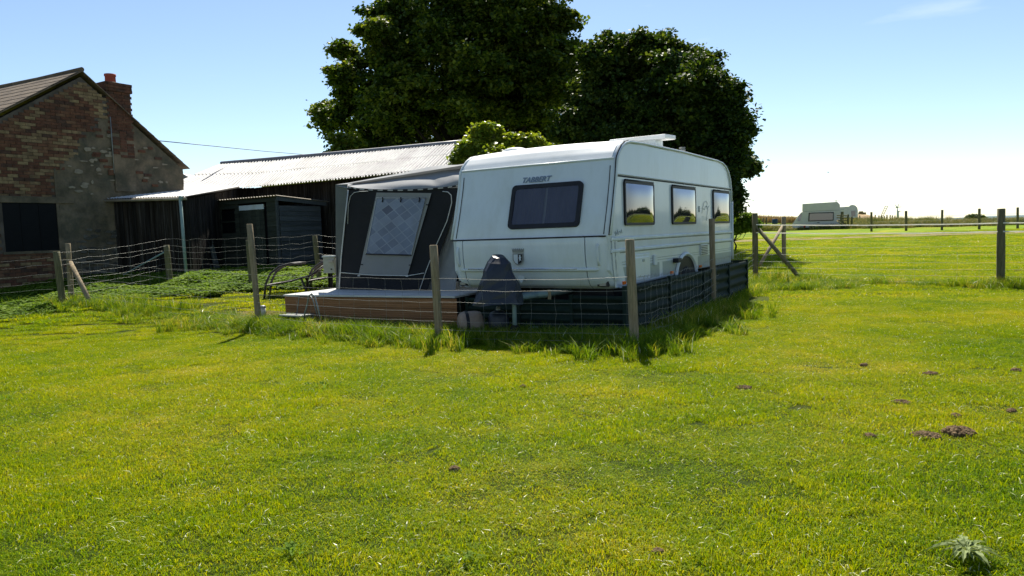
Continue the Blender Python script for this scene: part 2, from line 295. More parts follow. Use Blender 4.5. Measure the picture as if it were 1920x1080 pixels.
# ---------------------------------------------------------------- object helpers
def link(o): scene.collection.objects.link(o); return o
def tag(o, label=None, cat=None, group=None, kind=None):
    if label: o['label'] = label
    if cat: o['category'] = cat
    if group: o['group'] = group
    if kind: o['kind'] = kind
    return o
ORIG = {}
def thing(name, loc, label, cat, group=None):
    o = link(bpy.data.objects.new(name, None)); o.location = Vector(loc); o.empty_display_size = .2
    ORIG[o] = Vector(loc); return tag(o, label, cat, group)
class MB:
    def __init__(s): s.v = []; s.f = []; s.mi = []; s.sm = []
    def add(s, vs, fs, smooth=False, mi=0):
        n = len(s.v); s.v += [Vector(p) for p in vs]
        for f in fs: s.f.append([i+n for i in f]); s.sm.append(smooth); s.mi.append(mi)
        return s
    def box(s, c, sx, sy, sz, ax=None, mi=0):
        X, Y, Z = ax if ax else (Vector((1, 0, 0)), Vector((0, 1, 0)), Vector((0, 0, 1)))
        c = Vector(c); vs = []
        for k in (-.5, .5):
            for a, b in ((-.5, -.5), (.5, -.5), (.5, .5), (-.5, .5)):
                vs.append(c + X*sx*a + Y*sy*b + Z*sz*k)
        return s.add(vs, [(0, 3, 2, 1), (4, 5, 6, 7), (0, 1, 5, 4), (1, 2, 6, 5), (2, 3, 7, 6), (3, 0, 4, 7)], mi=mi)
    def prism(s, pts, off, mi=0):
        """polygon pts extruded by vector off"""
        n = len(pts); off = Vector(off); vs = [Vector(p) for p in pts] + [Vector(p)+off for p in pts]
        return s.add(vs, [tuple(range(n))[::-1], tuple(range(n, 2*n))] + [(i, (i+1) % n, n+(i+1) % n, n+i) for i in range(n)], mi=mi)
    def tube(s, pts, r, n=6, cap=True, mi=0, smooth=True):
        pts = [Vector(p) for p in pts]; rs = r if isinstance(r, (list, tuple)) else [r]*len(pts); rings = []
        prev = None
        for i, p in enumerate(pts):
            d = (pts[min(i+1, len(pts)-1)] - pts[max(i-1, 0)]).normalized()
            a = prev if prev else (Vector((0, 0, 1)) if abs(d.z) < .9 else Vector((1, 0, 0)))
            x = (a - d*a.dot(d)); x = x.normalized() if x.length > 1e-6 else d.orthogonal().normalized(); prev = x; y = d.cross(x)
            rings.append([p + (x*cos(2*pi*k/n) + y*sin(2*pi*k/n))*rs[i] for k in range(n)])
        vs = [q for rg in rings for q in rg]; fs = []
        for i in range(len(pts)-1):
            for k in range(n): fs.append((i*n+k, i*n+(k+1) % n, (i+1)*n+(k+1) % n, (i+1)*n+k))
        s.add(vs, fs, smooth, mi)
        if cap:
            m = len(s.v)-len(vs); s.f.append([m+k for k in range(n)][::-1]); s.sm.append(False); s.mi.append(mi)
            s.f.append([m+(len(pts)-1)*n+k for k in range(n)]); s.sm.append(False); s.mi.append(mi)
        return s
    def lathe(s, c, prof, n=16, axis=None, mi=0, smooth=True):
        """prof: (r, h) along axis from c"""
        A = Vector(axis).normalized() if axis else Vector((0, 0, 1)); X = A.orthogonal().normalized(); Y = A.cross(X); c = Vector(c)
        vs = [c + A*h + (X*cos(2*pi*k/n)+Y*sin(2*pi*k/n))*r for r, h in prof for k in range(n)]; fs = []
        for i in range(len(prof)-1):
            for k in range(n): fs.append((i*n+k, i*n+(k+1) % n, (i+1)*n+(k+1) % n, (i+1)*n+k))
        return s.add(vs, fs, smooth, mi)
    def grid(s, fn, nu, nv, smooth=True, mi=0):
        vs = [fn(i/nu, j/nv) for i in range(nu+1) for j in range(nv+1)]
        fs = [(i*(nv+1)+j, (i+1)*(nv+1)+j, (i+1)*(nv+1)+j+1, i*(nv+1)+j+1) for i in range(nu) for j in range(nv)]
        return s.add(vs, fs, smooth, mi)
    def mesh(s, name, mats, org=Vector((0, 0, 0))):
        me = bpy.data.meshes.new(name); me.from_pydata([tuple(v-org) for v in s.v], [], s.f)
        for m in (mats if isinstance(mats, list) else [mats]): me.materials.append(M[m] if isinstance(m, str) else m)
        me.polygons.foreach_set('use_smooth', s.sm); me.polygons.foreach_set('material_index', s.mi)
        me.update(); return me
    def build(s, name, mats, parent=None, loc=None, bevel=0, label=None):
        org = ORIG.get(parent, Vector((0, 0, 0))) if parent else Vector(loc if loc is not None else (0, 0, 0))
        me = s.mesh(name, mats, org)
        if bevel:
            bm = bmesh.new(); bm.from_mesh(me)
            bmesh.ops.bevel(bm, geom=[e for e in bm.edges if len(e.link_faces) == 2 and e.calc_face_angle(0) > .6], offset=bevel, segments=2, affect='EDGES', profile=.6)
            bm.to_mesh(me); bm.free()
        o = link(bpy.data.objects.new(name, me))
        if parent: o.parent = parent; ORIG[o] = org
        else: o.location = org; ORIG[o] = org
        if label: o['label'] = label
        return o
def inst(name, me, parent, loc, rot=None, scale=None):
    """a piece sharing mesh data, placed at world loc under parent"""
    o = bpy.data.objects.new(name, me); scene.collection.objects.link(o); o.parent = parent
    mw = Matrix.Translation(Vector(loc) - ORIG[parent])
    if rot is not None: mw = mw @ rot.to_4x4()
    if scale is not None: mw = mw @ Matrix.Diagonal((*scale, 1))
    o.matrix_local = mw; return o
def axm(X, Y, Z): return Matrix((X, Y, Z)).transposed()

# ================================================================ GROUND
def make_ground():
    ys = [-40, -20, -10, -5, -2] + list(np.arange(0, 30, .5)) + list(np.arange(30, 100, 2.)) + [100, 110, 125, 145, 170, 200, 250, 320, 420, 600, 900, 1500, 2500, 4000, 6000]
    xs = list(np.arange(-30, 40.1, .6)); xs = [-5000, -2500, -1200, -600, -300, -150, -90, -60, -45, -36] + xs + [44, 50, 60, 75, 100, 150, 300, 600, 1200, 2500, 5000]
    nx = len(xs); vs = [(x, y, terrain(x, y)) for y in ys for x in xs]
    fs = [(j*nx+i, j*nx+i+1, (j+1)*nx+i+1, (j+1)*nx+i) for j in range(len(ys)-1) for i in range(nx-1)]
    b = MB(); b.add(vs, fs, True); o = b.build('ground', 'ground'); tag(o, kind='structure')
make_ground()
b_ = MB(); b_.grid(lambda a, c: (lambda x, y: Vector((x, y, terrain(x, y)+.03)))(13+36*a, 43.5-2.5*a+3.2*(c-.5)+.5*sin(a*9)), 60, 4); tag(b_.build('track', 'track'), kind='structure')

# fence corner points (metres)
PA = [(-9.07, 15.0), (-4.05, 11.6), (-.98, 9.6), (1.42, 8.5)]      # front of the enclosure, left to right
PB = [(1.42, 8.5), (3.48, 12.6), (6.12, 18.3)]                     # side of the enclosure to the gate post
PCk = [(-9.0, 14.6), (-7.95, 17.0), (-5.84, 16.4), (-4.33, 16.5), (-2.5, 17.0)]

def dist_to(poly, x, y):
    best = 1e9
    for (a, b), (c, d) in zip(poly, poly[1:]):
        vx, vy = c-a, d-b; t = max(0, min(1, ((x-a)*vx+(y-b)*vy)/(vx*vx+vy*vy)))
        best = min(best, math.hypot(x-a-t*vx, y-b-t*vy))
    return best

# ---------------------------------------------------------------- scattered plants (geometry nodes on point clouds)
def blade_patch(name, m, size, n, hmin, hmax, w, lean=.5, clump=0, tip=.0, pale=0):
    V = []; Fc = []; MI = []
    P = rng.uniform(-size/2, size/2, (n, 2))
    if clump:
        cs = rng.uniform(-size/2, size/2, (clump, 2)); P = cs[rng.integers(0, clump, n)] + rng.normal(0, size*.06, (n, 2))
    for i in range(n):
        x, y = P[i]; h = rng.uniform(hmin, hmax)*(.6+.4*rng.random()); a = rng.uniform(0, 2*pi); l = h*lean*rng.uniform(.2, 1.5); b = rng.uniform(0, 2*pi)
        dx, dy = cos(a)*w/2, sin(a)*w/2; lx, ly = cos(b)*l, sin(b)*l; k = len(V)
        ww = rng.uniform(.7, 1.3)
        pl = rng.random() < pale; MI += [int(pl)]*2
        if pl: l *= 1.3; lx, ly = cos(b)*l, sin(b)*l; ww *= 1.5
        V += [(x-dx*ww, y-dy*ww, 0), (x+dx*ww, y+dy*ww, 0), (x+lx*.35-dx*.8*ww, y+ly*.35-dy*.8*ww, h*.6), (x+lx*.35+dx*.8*ww, y+ly*.35+dy*.8*ww, h*.6), (x+lx, y+ly, h*(1-.25*lean))]
        Fc += [(k, k+1, k+3, k+2), (k+2, k+3, k+4)]
    me = bpy.data.meshes.new(name); me.from_pydata(V, [], Fc); me.materials.append(M[m])
    if pale: me.materials.append(M['pale_blade']); me.polygons.foreach_set('material_index', MI)
    me.update()
    return bpy.data.objects.new(name, me)
def leaf_patch(name, m, size, n, hmax, ls):
    V = []; Fc = []
    for i in range(n):
        x, y = rng.uniform(-size/2, size/2, 2); z = hmax*rng.uniform(.25, 1)*(.6+.4*cos(x*5)*cos(y*4)); a = rng.uniform(0, 2*pi); s = ls*rng.uniform(.6, 1.3); t = rng.uniform(-.5, .7)
        d = Vector((cos(a), sin(a), t)).normalized()*s; q = Vector((-sin(a), cos(a), rng.uniform(-.3, .3)))*s*.32; p = Vector((x, y, max(.02, z))); k = len(V)
        V += [tuple(p), tuple(p+d*.45+q), tuple(p+d+Vector((0, 0, -s*.25))), tuple(p+d*.45-q)]; Fc += [(k, k+1, k+2, k+3)]
        if i % 3 == 0:
            k = len(V); V += [(x, y, 0), (x+.006, y, 0), tuple(p)]; Fc += [(k, k+1, k+2)]
    me = bpy.data.meshes.new(name); me.from_pydata(V, [], Fc); me.materials.append(M[m]); me.update()
    return bpy.data.objects.new(name, me)
def collection_of(name, objs):
    c = bpy.data.collections.new(name)
    for o in objs: c.objects.link(o)
    return c
def scatter(name, pts, scl, coll, ncoll, label=None, rots=None, category=None):
    n = len(pts); me = bpy.data.meshes.new(name); me.from_pydata([tuple(p) for p in pts], [], [])
    a = me.attributes.new('pick', 'INT', 'POINT'); a.data.foreach_set('value', rng.integers(0, ncoll, n).astype(np.int32))
    a = me.attributes.new('turn', 'FLOAT_VECTOR', 'POINT')
    r = np.zeros((n, 3), np.float32); r[:, 2] = rng.uniform(0, 2*pi, n)
    if rots is not None: r[:, :2] = rots
    a.data.foreach_set('vector', r.ravel())
    a = me.attributes.new('size', 'FLOAT_VECTOR', 'POINT'); a.data.foreach_set('vector', np.asarray(scl, np.float32).ravel())
    o = link(bpy.data.objects.new(name, me)); g = bpy.data.node_groups.new(name+'_nodes', 'GeometryNodeTree')
    g.interface.new_socket('Geometry', in_out='INPUT', socket_type='NodeSocketGeometry'); g.interface.new_socket('Geometry', in_out='OUTPUT', socket_type='NodeSocketGeometry')
    N = g.nodes; L = g.links; gi = N.new('NodeGroupInput'); go = N.new('NodeGroupOutput')
    ip = N.new('GeometryNodeInstanceOnPoints'); ci = N.new('GeometryNodeCollectionInfo')
    ci.inputs['Collection'].default_value = coll; ci.inputs['Separate Children'].default_value = True; ci.inputs['Reset Children'].default_value = True
    ip.inputs['Pick Instance'].default_value = True
    def na(nm, t):
        q = N.new('GeometryNodeInputNamedAttribute'); q.data_type = t; q.inputs['Name'].default_value = nm; return q.outputs['Attribute']
    L.new(gi.outputs[0], ip.inputs['Points']); L.new(ci.outputs[0], ip.inputs['Instance']); L.new(na('pick', 'INT'), ip.inputs['Instance Index'])
    er = N.new('FunctionNodeEulerToRotation'); L.new(na('turn', 'FLOAT_VECTOR'), er.inputs[0]); L.new(er.outputs[0], ip.inputs['Rotation'])
    L.new(na('size', 'FLOAT_VECTOR'), ip.inputs['Scale']); L.new(ip.outputs[0], go.inputs[0])
    md = o.modifiers.new('scatter', 'NODES'); md.node_group = g
    tag(o, label, category, kind='stuff'); return o

lawn_c = collection_of('lawn_patches', [blade_patch('lawn_patch', 'lawn', .56, 3300, .014, .044, .0038, 1.1, pale=.012) for _ in range(9)])
mid_c = collection_of('mid_patches', [blade_patch('mid_patch', 'lawn', 1.1, 3600, .02, .06, .008, 1.0, pale=.010) for _ in range(6)])
long_c = collection_of('long_patches', [blade_patch('long_patch', 'long_grass', .5, 330, .10, .34, .0065,   .55, clump=9, pale=.008) for _ in range(6)])
dry_c = collection_of('dry_patches', [blade_patch('dry_patch', 'dry_grass', 2.0, 900, .3, .95, .03, .4, clump=14) for _ in range(4)])
crop_c = collection_of('crop_patches', [blade_patch('crop_patch', 'crop', 4.0, 1200, .7, 1.1, .06, .2) for _ in range(3)])
weed_c = collection_of('weed_patches', [leaf_patch('weed_patch', 'weeds', .8, 900, .30, .085) for _ in range(5)])

straw_c = collection_of('straw_patches', [blade_patch('straw_patch', 'straw_grass', .6, 1500, .02, .09, .006, 1.2) for _ in range(3)])
def inside_enclosure(x, y):
    # behind the front fence and left of the side fence
    if x < -9.07 or y < 8.5: return False
    for (a, b), (c, d) in zip(PA, PA[1:]):
        if a <= x <= c: return y > b + (d-b)*(x-a)/(c-a)
    for (a, b), (c, d) in zip(PB, PB[1:]):
        if a <= x <= c: return y > b + (d-b)*(x-a)/(c-a)
    return False
def scatter_lawn():
    pts = []; y = 2.2
    while y < 13.5:
        hw = .74*y+.7; x = -hw
        while x < hw:
            px, py = x+random.uniform(-.1, .1), y+random.uniform(-.1, .1)
            if not inside_enclosure(px, py) or py < 12.5: pts.append((px, py, terrain(px, py)))
            x += .41
        y += .39
    n = len(pts); s = np.ones((n, 3)); s[:, 2] = rng.uniform(.75, 1.25, n)
    for i, p in enumerate(pts): s[i, 2] *= max(.45, 1+.7*noise.noise(Vector((p[0]*.8, p[1]*.8, 3)))+.7*noise.noise(Vector((p[0]*2.4, p[1]*2.4, 6))))
    scatter('lawn_grass', pts, s, lawn_c, 9, 'short mown bright green lawn covering the foreground', category='grass')
    pts = []; y = 13.0
    while y < 48:
        x = -.75*y-1
        while x < .75*y+2:
            st = .9 if y < 25 else 1.6
            px, py = x+random.uniform(-.3, .3), y+random.uniform(-.3, .3)
            if px > 5 or (py < 20 and px < -4): pts.append((px, py, terrain(px, py)))
            x += st
        y += .85 if y < 25 else 1.5
    n = len(pts); s = np.ones((n, 3)); s[:, :2] *= np.array([1.2 if p[1] < 25 else 1.9 for p in pts])[:, None]; s[:, 2] = rng.uniform(.7, 1.2, n)
    scatter('field_grass', pts, s, mid_c, 6, 'mown grass of the open field beyond the wire fence', category='grass')
scatter_lawn()

def along(poly, step):
    out = []
    for (a, b), (c, d) in zip(poly, poly[1:]):
        L = math.hypot(c-a, d-b); n = max(1, int(L/step))
        for i in range(n): t = (i+random.random())/n; out.append((a+(c-a)*t, b+(d-b)*t))
    return out
def scatter_long():
    pts = []; sc = []
    def put(x, y, s): pts.append((x, y, terrain(x, y)-.01)); sc.append((random.uniform(.8, 1.2), random.uniform(.8, 1.2), s*random.uniform(.55, 1.25)))
    for poly, w, h, st in ((PA, .28, .95, .10), (PB[:2], .27, 1.0, .10), (PB[1:], .30, 1.15, .10), ([(6.12, 18.3), (9.8, 14.6), (13.5, 10.9)], .22, .75, .16), ([(-9.0, 14.6), (-15, 13.5)], .5, .9, .2)):
        for x, y in along(poly, st):
            put(x+random.gauss(0, w), y+random.gauss(0, w), h*(.55+.6*abs(noise.noise(Vector((x*1.3, y*1.3, 9))))*2))
    for x, y in [(1.45, 8.35), (1.25, 8.45), (3.5, 12.3), (3.2, 11.7), (6.3, 18.0), (6.9, 17.6), (6.6, 19.4), (8.2, 21.8), (9.8, 14.5), (-4.0, 11.4), (-1, 9.5), (-9, 14.7), (-2.2, 10.2), (2.6, 10.6)]:
        for _ in range(6): put(x+random.gauss(0, .22), y+random.gauss(0, .22), 1.0)
    for _ in range(260):   # unmown strip inside the enclosure in front of deck and hitch
        t = random.random(); x = -5.2+6.3*t; y = 12.2-3.3*t + random.gauss(.25, .28)
        put(x, y, .5)
    for _ in range(170): put(random.uniform(4.4, 7.5), random.uniform(15.2, 19.5), .7)
    for _ in range(420):
        t = random.random(); x = -4.2+5.8*t; y = 11.5-2.9*t + abs(random.gauss(0, .22)); put(x, y, .8)
    scatter('long_grass', pts, sc, long_c, 6, 'uncut long grass growing along the wire fence', category='grass')
    p2 = []; s2 = []
    for _ in range(170):
        t = random.random(); x = -4.6+5.9*t; y = 12.0-3.2*t+random.uniform(.1, 1.1)
        if inside_enclosure(x, y): p2.append((x, y, terrain(x, y)+.01)); s2.append((1, 1, random.uniform(.7, 1.2)))
    scatter('dry_grass', p2, s2, straw_c, 3, 'dry straw coloured short grass between the front fence and the deck', category='grass')
    pts = []; sc = []
    for _ in range(1500):   # bed of weeds behind the left fence
        x = random.uniform(-16, -2.6); y = random.uniform(13.3, 20.5)
        edge = 14.9 if x < -8.8 else 15.0 + (x+8.8)*.12 + .25*sin(x*1.7)
        if x > -7: edge = 15.6+.12*(x+7)
        if y < edge-.2*random.random() and not (x < -8.9 and y > 12.6-.35*(x+8.9)): continue
        pts.append((x, y, terrain(x, y)-.02)); s = random.uniform(.8, 1.2); sc.append((s, s, random.uniform(.5, 1.0)*(.85 if y > 17 else .65)))
    scatter('weed_bed', pts, sc, weed_c, 5, 'bed of low leafy green weeds in front of the barn and brick house', category='weeds')
    pts = []; sc = []
    for _ in range(420):   # rough strip by the far fence
        x = random.uniform(24, 75); y = 64-(x-24)*.42 + random.gauss(1.6, 1.5)
        if x < 31 and y < 69: y += 5
        pts.append((x, y, terrain(x, y))); s = random.uniform(.7, 1.3); sc.append((s, s, random.uniform(.4, .9)))
    for _ in range(45):
        x = random.uniform(33, 42); y = random.uniform(68, 80); pts.append((x, y, terrain(x, y))); s = random.uniform(.7, 1.3); sc.append((s, s, random.uniform(.9, 1.4)))
    scatter('rough_grass', pts, sc, dry_c, 4, 'tall seeding rough grass along the far post fence', category='grass')
    pts = []; sc = []
    for _ in range(200):
        y = random.uniform(88, 118); x = random.uniform(.22, .40)*y; pts.append((x, y, terrain(x, y))); sc.append((1, 1, random.uniform(.8, 1.05)))
    scatter('crop_field', pts, sc, crop_c, 3, 'tan ripening crop standing beyond the far hedge line', category='crop')
scatter_long()

# ================================================================ FENCES
def make_post(b, x, y, ztop, r=.05, lean=(0, 0), zb=None, sq=False):
    z0 = (terrain(x, y) if zb is None else zb)-.15
    n = 5; pts = []; rs = []
    for i in range(n):
        t = i/(n-1); pts.append((x+lean[0]*t, y+lean[1]*t, z0+(ztop-z0)*t)); rs.append(r*(1+.06*random.uniform(-1, 1)))
    pts.append((x+lean[0], y+lean[1], ztop+.006)); rs.append(r*.82)
    b.tube(pts, rs, 10 if not sq else 4)
def wire_path(p, q, sag, n=14, wob=.008):
    p = Vector(p); q = Vector(q); out = []
    for i in range(n+1):
        t = i/n; v = p.lerp(q, t); v.z -= sag*4*t*(1-t)
        if 0 < i < n: v.z += random.uniform(-wob, wob)
        out.append(v)
    return out
def fence(name, label, posts, heights, r=.0017, stay=.3, labels=None, rad=.052, mats=None, stays=True, barb=False, lean=None, wob=.008, sag=.02):
    """posts: (x, y, top z); heights: wire heights above ground"""
    x0, y0, _ = posts[0]; t = thing(name, G(x0, y0), label, 'fence')
    for i, (x, y, zt) in enumerate(posts):
        if zt is None: continue
        b = MB(); ln = lean[i] if lean else (random.uniform(-.02, .02), random.uniform(-.02, .02))
        make_post(b, x, y, zt, rad*random.uniform(.92, 1.08), ln)
        o = b.build('post', (mats[i] if mats else 'post'), t)
        if labels and labels[i]: o['label'] = labels[i]
    for (x0, y0, a), (x1, y1, c) in zip(posts, posts[1:]):
        L = math.hypot(x1-x0, y1-y0); off = Vector((0, -.055, 0)); paths = []
        for h in heights:
            p = G(x0, y0, h)+off; q = G(x1, y1, h)+off; n = max(8, int(L/.3)); pa = wire_path(p, q, sag*random.uniform(.3, 1.4), n, wob); paths.append(pa)
            b = MB(); b.tube(pa, r, 4, cap=False)
            if barb:
                for k in range(int(L/.16)):
                    u = (k+.5)/int(L/.16)*n; i = int(u); v = pa[i].lerp(pa[min(i+1, n)], u-i); b.tube([v+Vector((-.008, 0, -.02)), v+Vector((.008, 0, .02))], r*.9, 3, cap=False)
            b.build('line_wire', 'galv', t)
        if stays:
            ns = int(L/stay)
            for k in range(1, ns):
                u = k/ns*(len(paths[0])-1); i = int(u); pts = [pa[i].lerp(pa[min(i+1, len(pa)-1)], u-i)+Vector((random.uniform(-.012, .012), .002, 0)) for pa in paths]
                b = MB(); b.tube(pts, r*.8, 3, cap=False); b.build('stay_wire', 'galv', t)
    return t
NET = [.87, .71, .56, .43, .31, .20, .10]
f1 = fence('wire_fence', 'wooden post and wire netting fence running in front of the awning, deck and caravan', [(-9.07, 15.0, 1.53), (-4.05, 11.6, 1.71), (-.98, 9.6, 1.30), (1.42, 8.5, 1.30)], NET,
      labels=[None, 'tallest square topped post', None, 'post at the corner nearest the camera'], lean=[(.02, 0), (-.06, 0), (-.03, 0), (-.035, 0)])
b = MB(); p = Vector((-9.0, 14.95, 1.15)); q = G(-8.25, 14.35, -.05); b.tube([p, p.lerp(q, .5), q], [.045, .048, .045], 8); b.build('strut', 'post', f1, label='pale diagonal strut')
f2 = fence('wire_fence', 'netting fence with two posts running back beside the long side of the caravan', [(1.47, 8.52, None), (3.48, 12.6, 1.55), (6.0, 18.1, None)], NET, mats=['post', 'post', 'post'], barb=True, wob=.015, sag=.06, stay=.26)
f3 = fence('wire_fence', 'mossy leaning post fence behind the grass, in front of barn and small shed', [(-9.0, 14.6, 1.38), (-7.95, 17.0, 1.43), (-5.84, 16.4, 1.48), (-4.33, 16.5, 1.52), (-2.4, 16.9, 1.5)], [1.08, .93, .82, .66, .52, .40, .26], mats=['post_dark']*5,
      rad=.06, wob=.02, sag=.05, lean=[(-.05, 0), (-.03, 0), (-.02, 0), (-.07, 0), (0, 0)])
f4 = fence('wire_fence', 'sagging wire fence running out of the photo at its left edge', [(-9.15, 14.62, None), (-12.2, 13.9, 1.35)], [.98, .84, .66, .5, .35], stays=False, wob=.015, sag=.04)
f5 = fence('field_fence', 'field fence of dark posts, netting and two white electric tapes', [(6.12, 18.3, 1.71), (9.8, 14.6, 1.57), (13.6, 10.8, 1.55)], [.84, .66, .50, .36, .22, .10], mats=['post_dark']*3, rad=.07, wob=.01, stay=.38, r=.002)
for za, zb2 in ((1.43, 1.29), (1.23, 1.12)):
    for (x0, y0), (x1, y1), h0, h1 in (((6.12, 18.22), (9.8, 14.52), za, zb2), ((9.8, 14.52), (13.6, 10.7), zb2, zb2)):
        b = MB(); pa = wire_path((x0, y0, h0), (x1, y1, h1), .03, 14, .004)
        for v, w in zip(pa, pa[1:]):
            b.add([v+Vector((0, 0, -.012)), w+Vector((0, 0, -.012)), w+Vector((0, 0, .012)), v+Vector((0, 0, .012)), v+Vector((0, .002, -.012)), w+Vector((0, .002, -.012)), w+Vector((0, .002, .012)), v+Vector((0, .002, .012))],
                  [(0, 1, 2, 3), (7, 6, 5, 4), (3, 2, 6, 7), (1, 0, 4, 5)])
        b.build('electric_tape', 'tape', f5)
b = MB(); p = Vector((6.17, 18.2, 1.32)); q = G(7.0, 17.45, -.03); b.tube([p, p.lerp(q, .5), q], [.05, .055, .05], 8); b.build('strut', 'post_dark', f5)
f6 = thing('braced_post', G(8.22, 22), 'lone weathered post with diagonal brace, behind the tape fence corner', 'post')
b = MB(); make_post(b, 8.22, 22, 1.63, .065); b.build('post', 'post', f6)
b = MB(); p = Vector((8.17, 21.95, 1.36)); q = Vector((6.95, 20.4, .3)); b.tube([p, p.lerp(q, .5), q], [.045, .05, .045], 8); b.build('strut', 'post', f6)
f7 = fence('wire_fence', 'short netting panel between the gate posts beside the tree', [(6.0, 20.3, None), (4.7, 21.5, None)], [.9, .72, .55, .4, .25, .1], mats=None, stay=.2)
# far fence
fp = [(24.67, 50), (25.9, 48.0), (27.7, 47.0), (29.6, 46.2), (31.8, 45.5), (33.8, 45)]
fp = [tuple(at(px, 430, D))[:2] for px, D in ((1634, 52), (1699, 51), (1766, 50), (1836, 49), (1908, 48), (1985, 47))]
f8 = fence('far_fence', 'far thin post and wire fence along the rough grass at the field edge', [(x, y, terrain(x, y)+1.38) for x, y in fp], [1.0, .7, .4], stays=False, mats=['post_dark']*6, rad=.08, r=.004)
# row of small stakes further off
for k, px in enumerate([1605, 1612, 1620, 1628, 1641, 1648, 1653, 1658, 1663, 1669, 1673, 1678]):
    c = at(px, 420, 84 + (k % 4)*3)
    b = MB(); make_post(b, c.x, c.y, terrain(c.x, c.y)+1.25, .07); o = b.build('fence_stake', 'post_dark', loc=G(c.x, c.y))
    tag(o, 'one of the small dark stakes in the distance around the white wind turbine base', 'post', 'distant stakes beyond the rough grass')

# ================================================================ CARAVAN
AL = math.atan(.61); S = Vector((sin(AL), cos(AL), 0)); Wd = Vector((-cos(AL), sin(AL), 0)); ZU = Vector((0, 0, 1))
C0 = Vector((1.2995, 9.5, 0)); W = 2.5
def K(u, v, w): return C0 + S*u + Wd*v + ZU*w
car = thing('caravan', K(3, W/2, .1), 'white touring caravan parked on the grass behind the wire netting fence', 'caravan')
TOP = [(-.045, 1.36), (.08, 1.72), (.19, 2.1), (.24, 2.34), (.25, 2.37), (.32, 2.455), (.42, 2.54), (.54, 2.595), (.68, 2.625), (1.2, 2.645), (3, 2.66), (5.0, 2.65), (5.35, 2.63), (5.6, 2.57), (5.78, 2.47), (5.9, 2.33), (5.96, 2.15), (5.985, 1.9)]
LOW = [(5.99, 1.2), (5.98, .78), (4.5, .70), (3, .66), (1.2, .64), (.35, .64)]
LF = [(.16, .645), (.07, .69), (.0, .78), (-.045, .92), (-.07, 1.1), (-.075, 1.28), (-.07, 1.335)]
prof = TOP+LOW+[(.16, .645)] if False else TOP+LOW
# main shell: upper front, roof, back, floor; closed by the side walls
def shell():
    ring = TOP + LOW + [(.18, .66), (-.02, .9), (-.03, 1.3)]
    vs_at = [(0, .035), (.012, .012), (.04, 0), (.6, 0), (1.25, 0), (1.9, 0), (W-.04, 0), (W-.012, .012), (W, .035)]
    cu, cw = 3.0, 1.65; vs = []; n = len(ring)
    for v, ins in vs_at:
        crown = .035*(1-(2*v/W-1)**2)
        for u, w in ring:
            d = Vector((u-cu, w-cw)); du = -math.copysign(min(ins, abs(d.x)), d.x) if abs(d.x) > 2.3 else 0; dw = -math.copysign(ins, d.y) if abs(d.y) > .8 else 0
            vs.append(K(u+du, v, w+dw+(crown*min(1, max(0, (w-2.45)/.15)) if w > 2.45 else 0)))
    fs = []
    m = len(vs_at)
    for j in range(m-1):
        for i in range(n): fs.append((j*n+i, j*n+(i+1) % n, (j+1)*n+(i+1) % n, (j+1)*n+i))
    b = MB(); b.add(vs, fs, False); b.f.append(list(range(n))); b.sm.append(False); b.mi.append(0)
    b.f.append([(m-1)*n+i for i in range(n)][::-1]); b.sm.append(False); b.mi.append(0)
    return b
b = shell(); body = b.build('body', 'white', car)
for p in body.data.polygons: p.use_smooth = len(p.vertices) == 4
bmx = bmesh.new(); bmx.from_mesh(body.data); bmesh.ops.recalc_face_normals(bmx, faces=bmx.faces)
for e in bmx.edges:
    if len(e.link_faces) == 2 and e.calc_face_angle(0) > .6: e.smooth = False
bmx.to_mesh(body.data); bmx.free()
# white roof skin, slightly proud
b = MB(); rp_ = [t for t in TOP if t[1] > 2.35]
def roof_fn(a, c):
    x = a*(len(rp_)-1); i = min(int(x), len(rp_)-2); f = x-i; u = rp_[i][0]*(1-f)+rp_[i+1][0]*f; w = rp_[i][1]*(1-f)+rp_[i+1][1]*f
    v = .06+(W-.12)*c; crown = .035*(1-(2*v/W-1)**2)*min(1, max(0, (w-2.45)/.15))
    nn = Vector((u-3, (w-1.6)*2.2)).normalized(); return K(u+nn.x*.007, v, w+crown+nn.y*.007)
b.grid(roof_fn, 40, 10); b.build('roof_skin', 'white_roof', car)
b = MB(); b.tube([K(.243, .03, 2.365), K(.24, W/2, 2.368), K(.243, W-.03, 2.365)], .014, 6); b.build('roof_edge_strip', 'white_trim', car)
# side wall edge rail following the outline
rail = [(u, w) for u, w in TOP]
b = MB(); b.tube([K(u+.012*(1 if u < 3 else -1), -.012, w-.012*(1 if w > 2.2 else 0)) for u, w in rail], .019, 6); b.build('edge_rail', 'white_trim', car)
b = MB(); b.tube([K(u+.012*(1 if u < 3 else -1), W+.012, w-.012*(1 if w > 2.2 else 0)) for u, w in rail], .019, 6); b.build('edge_rail', 'white_trim', car)
b = MB(); b.tube([K(u-.006*(1 if u < 3 else -1), -.002, w+.006*(1 if w > 2.2 else 0)) for u, w in rail], .009, 5); b.build('edge_seal', 'seam', car)
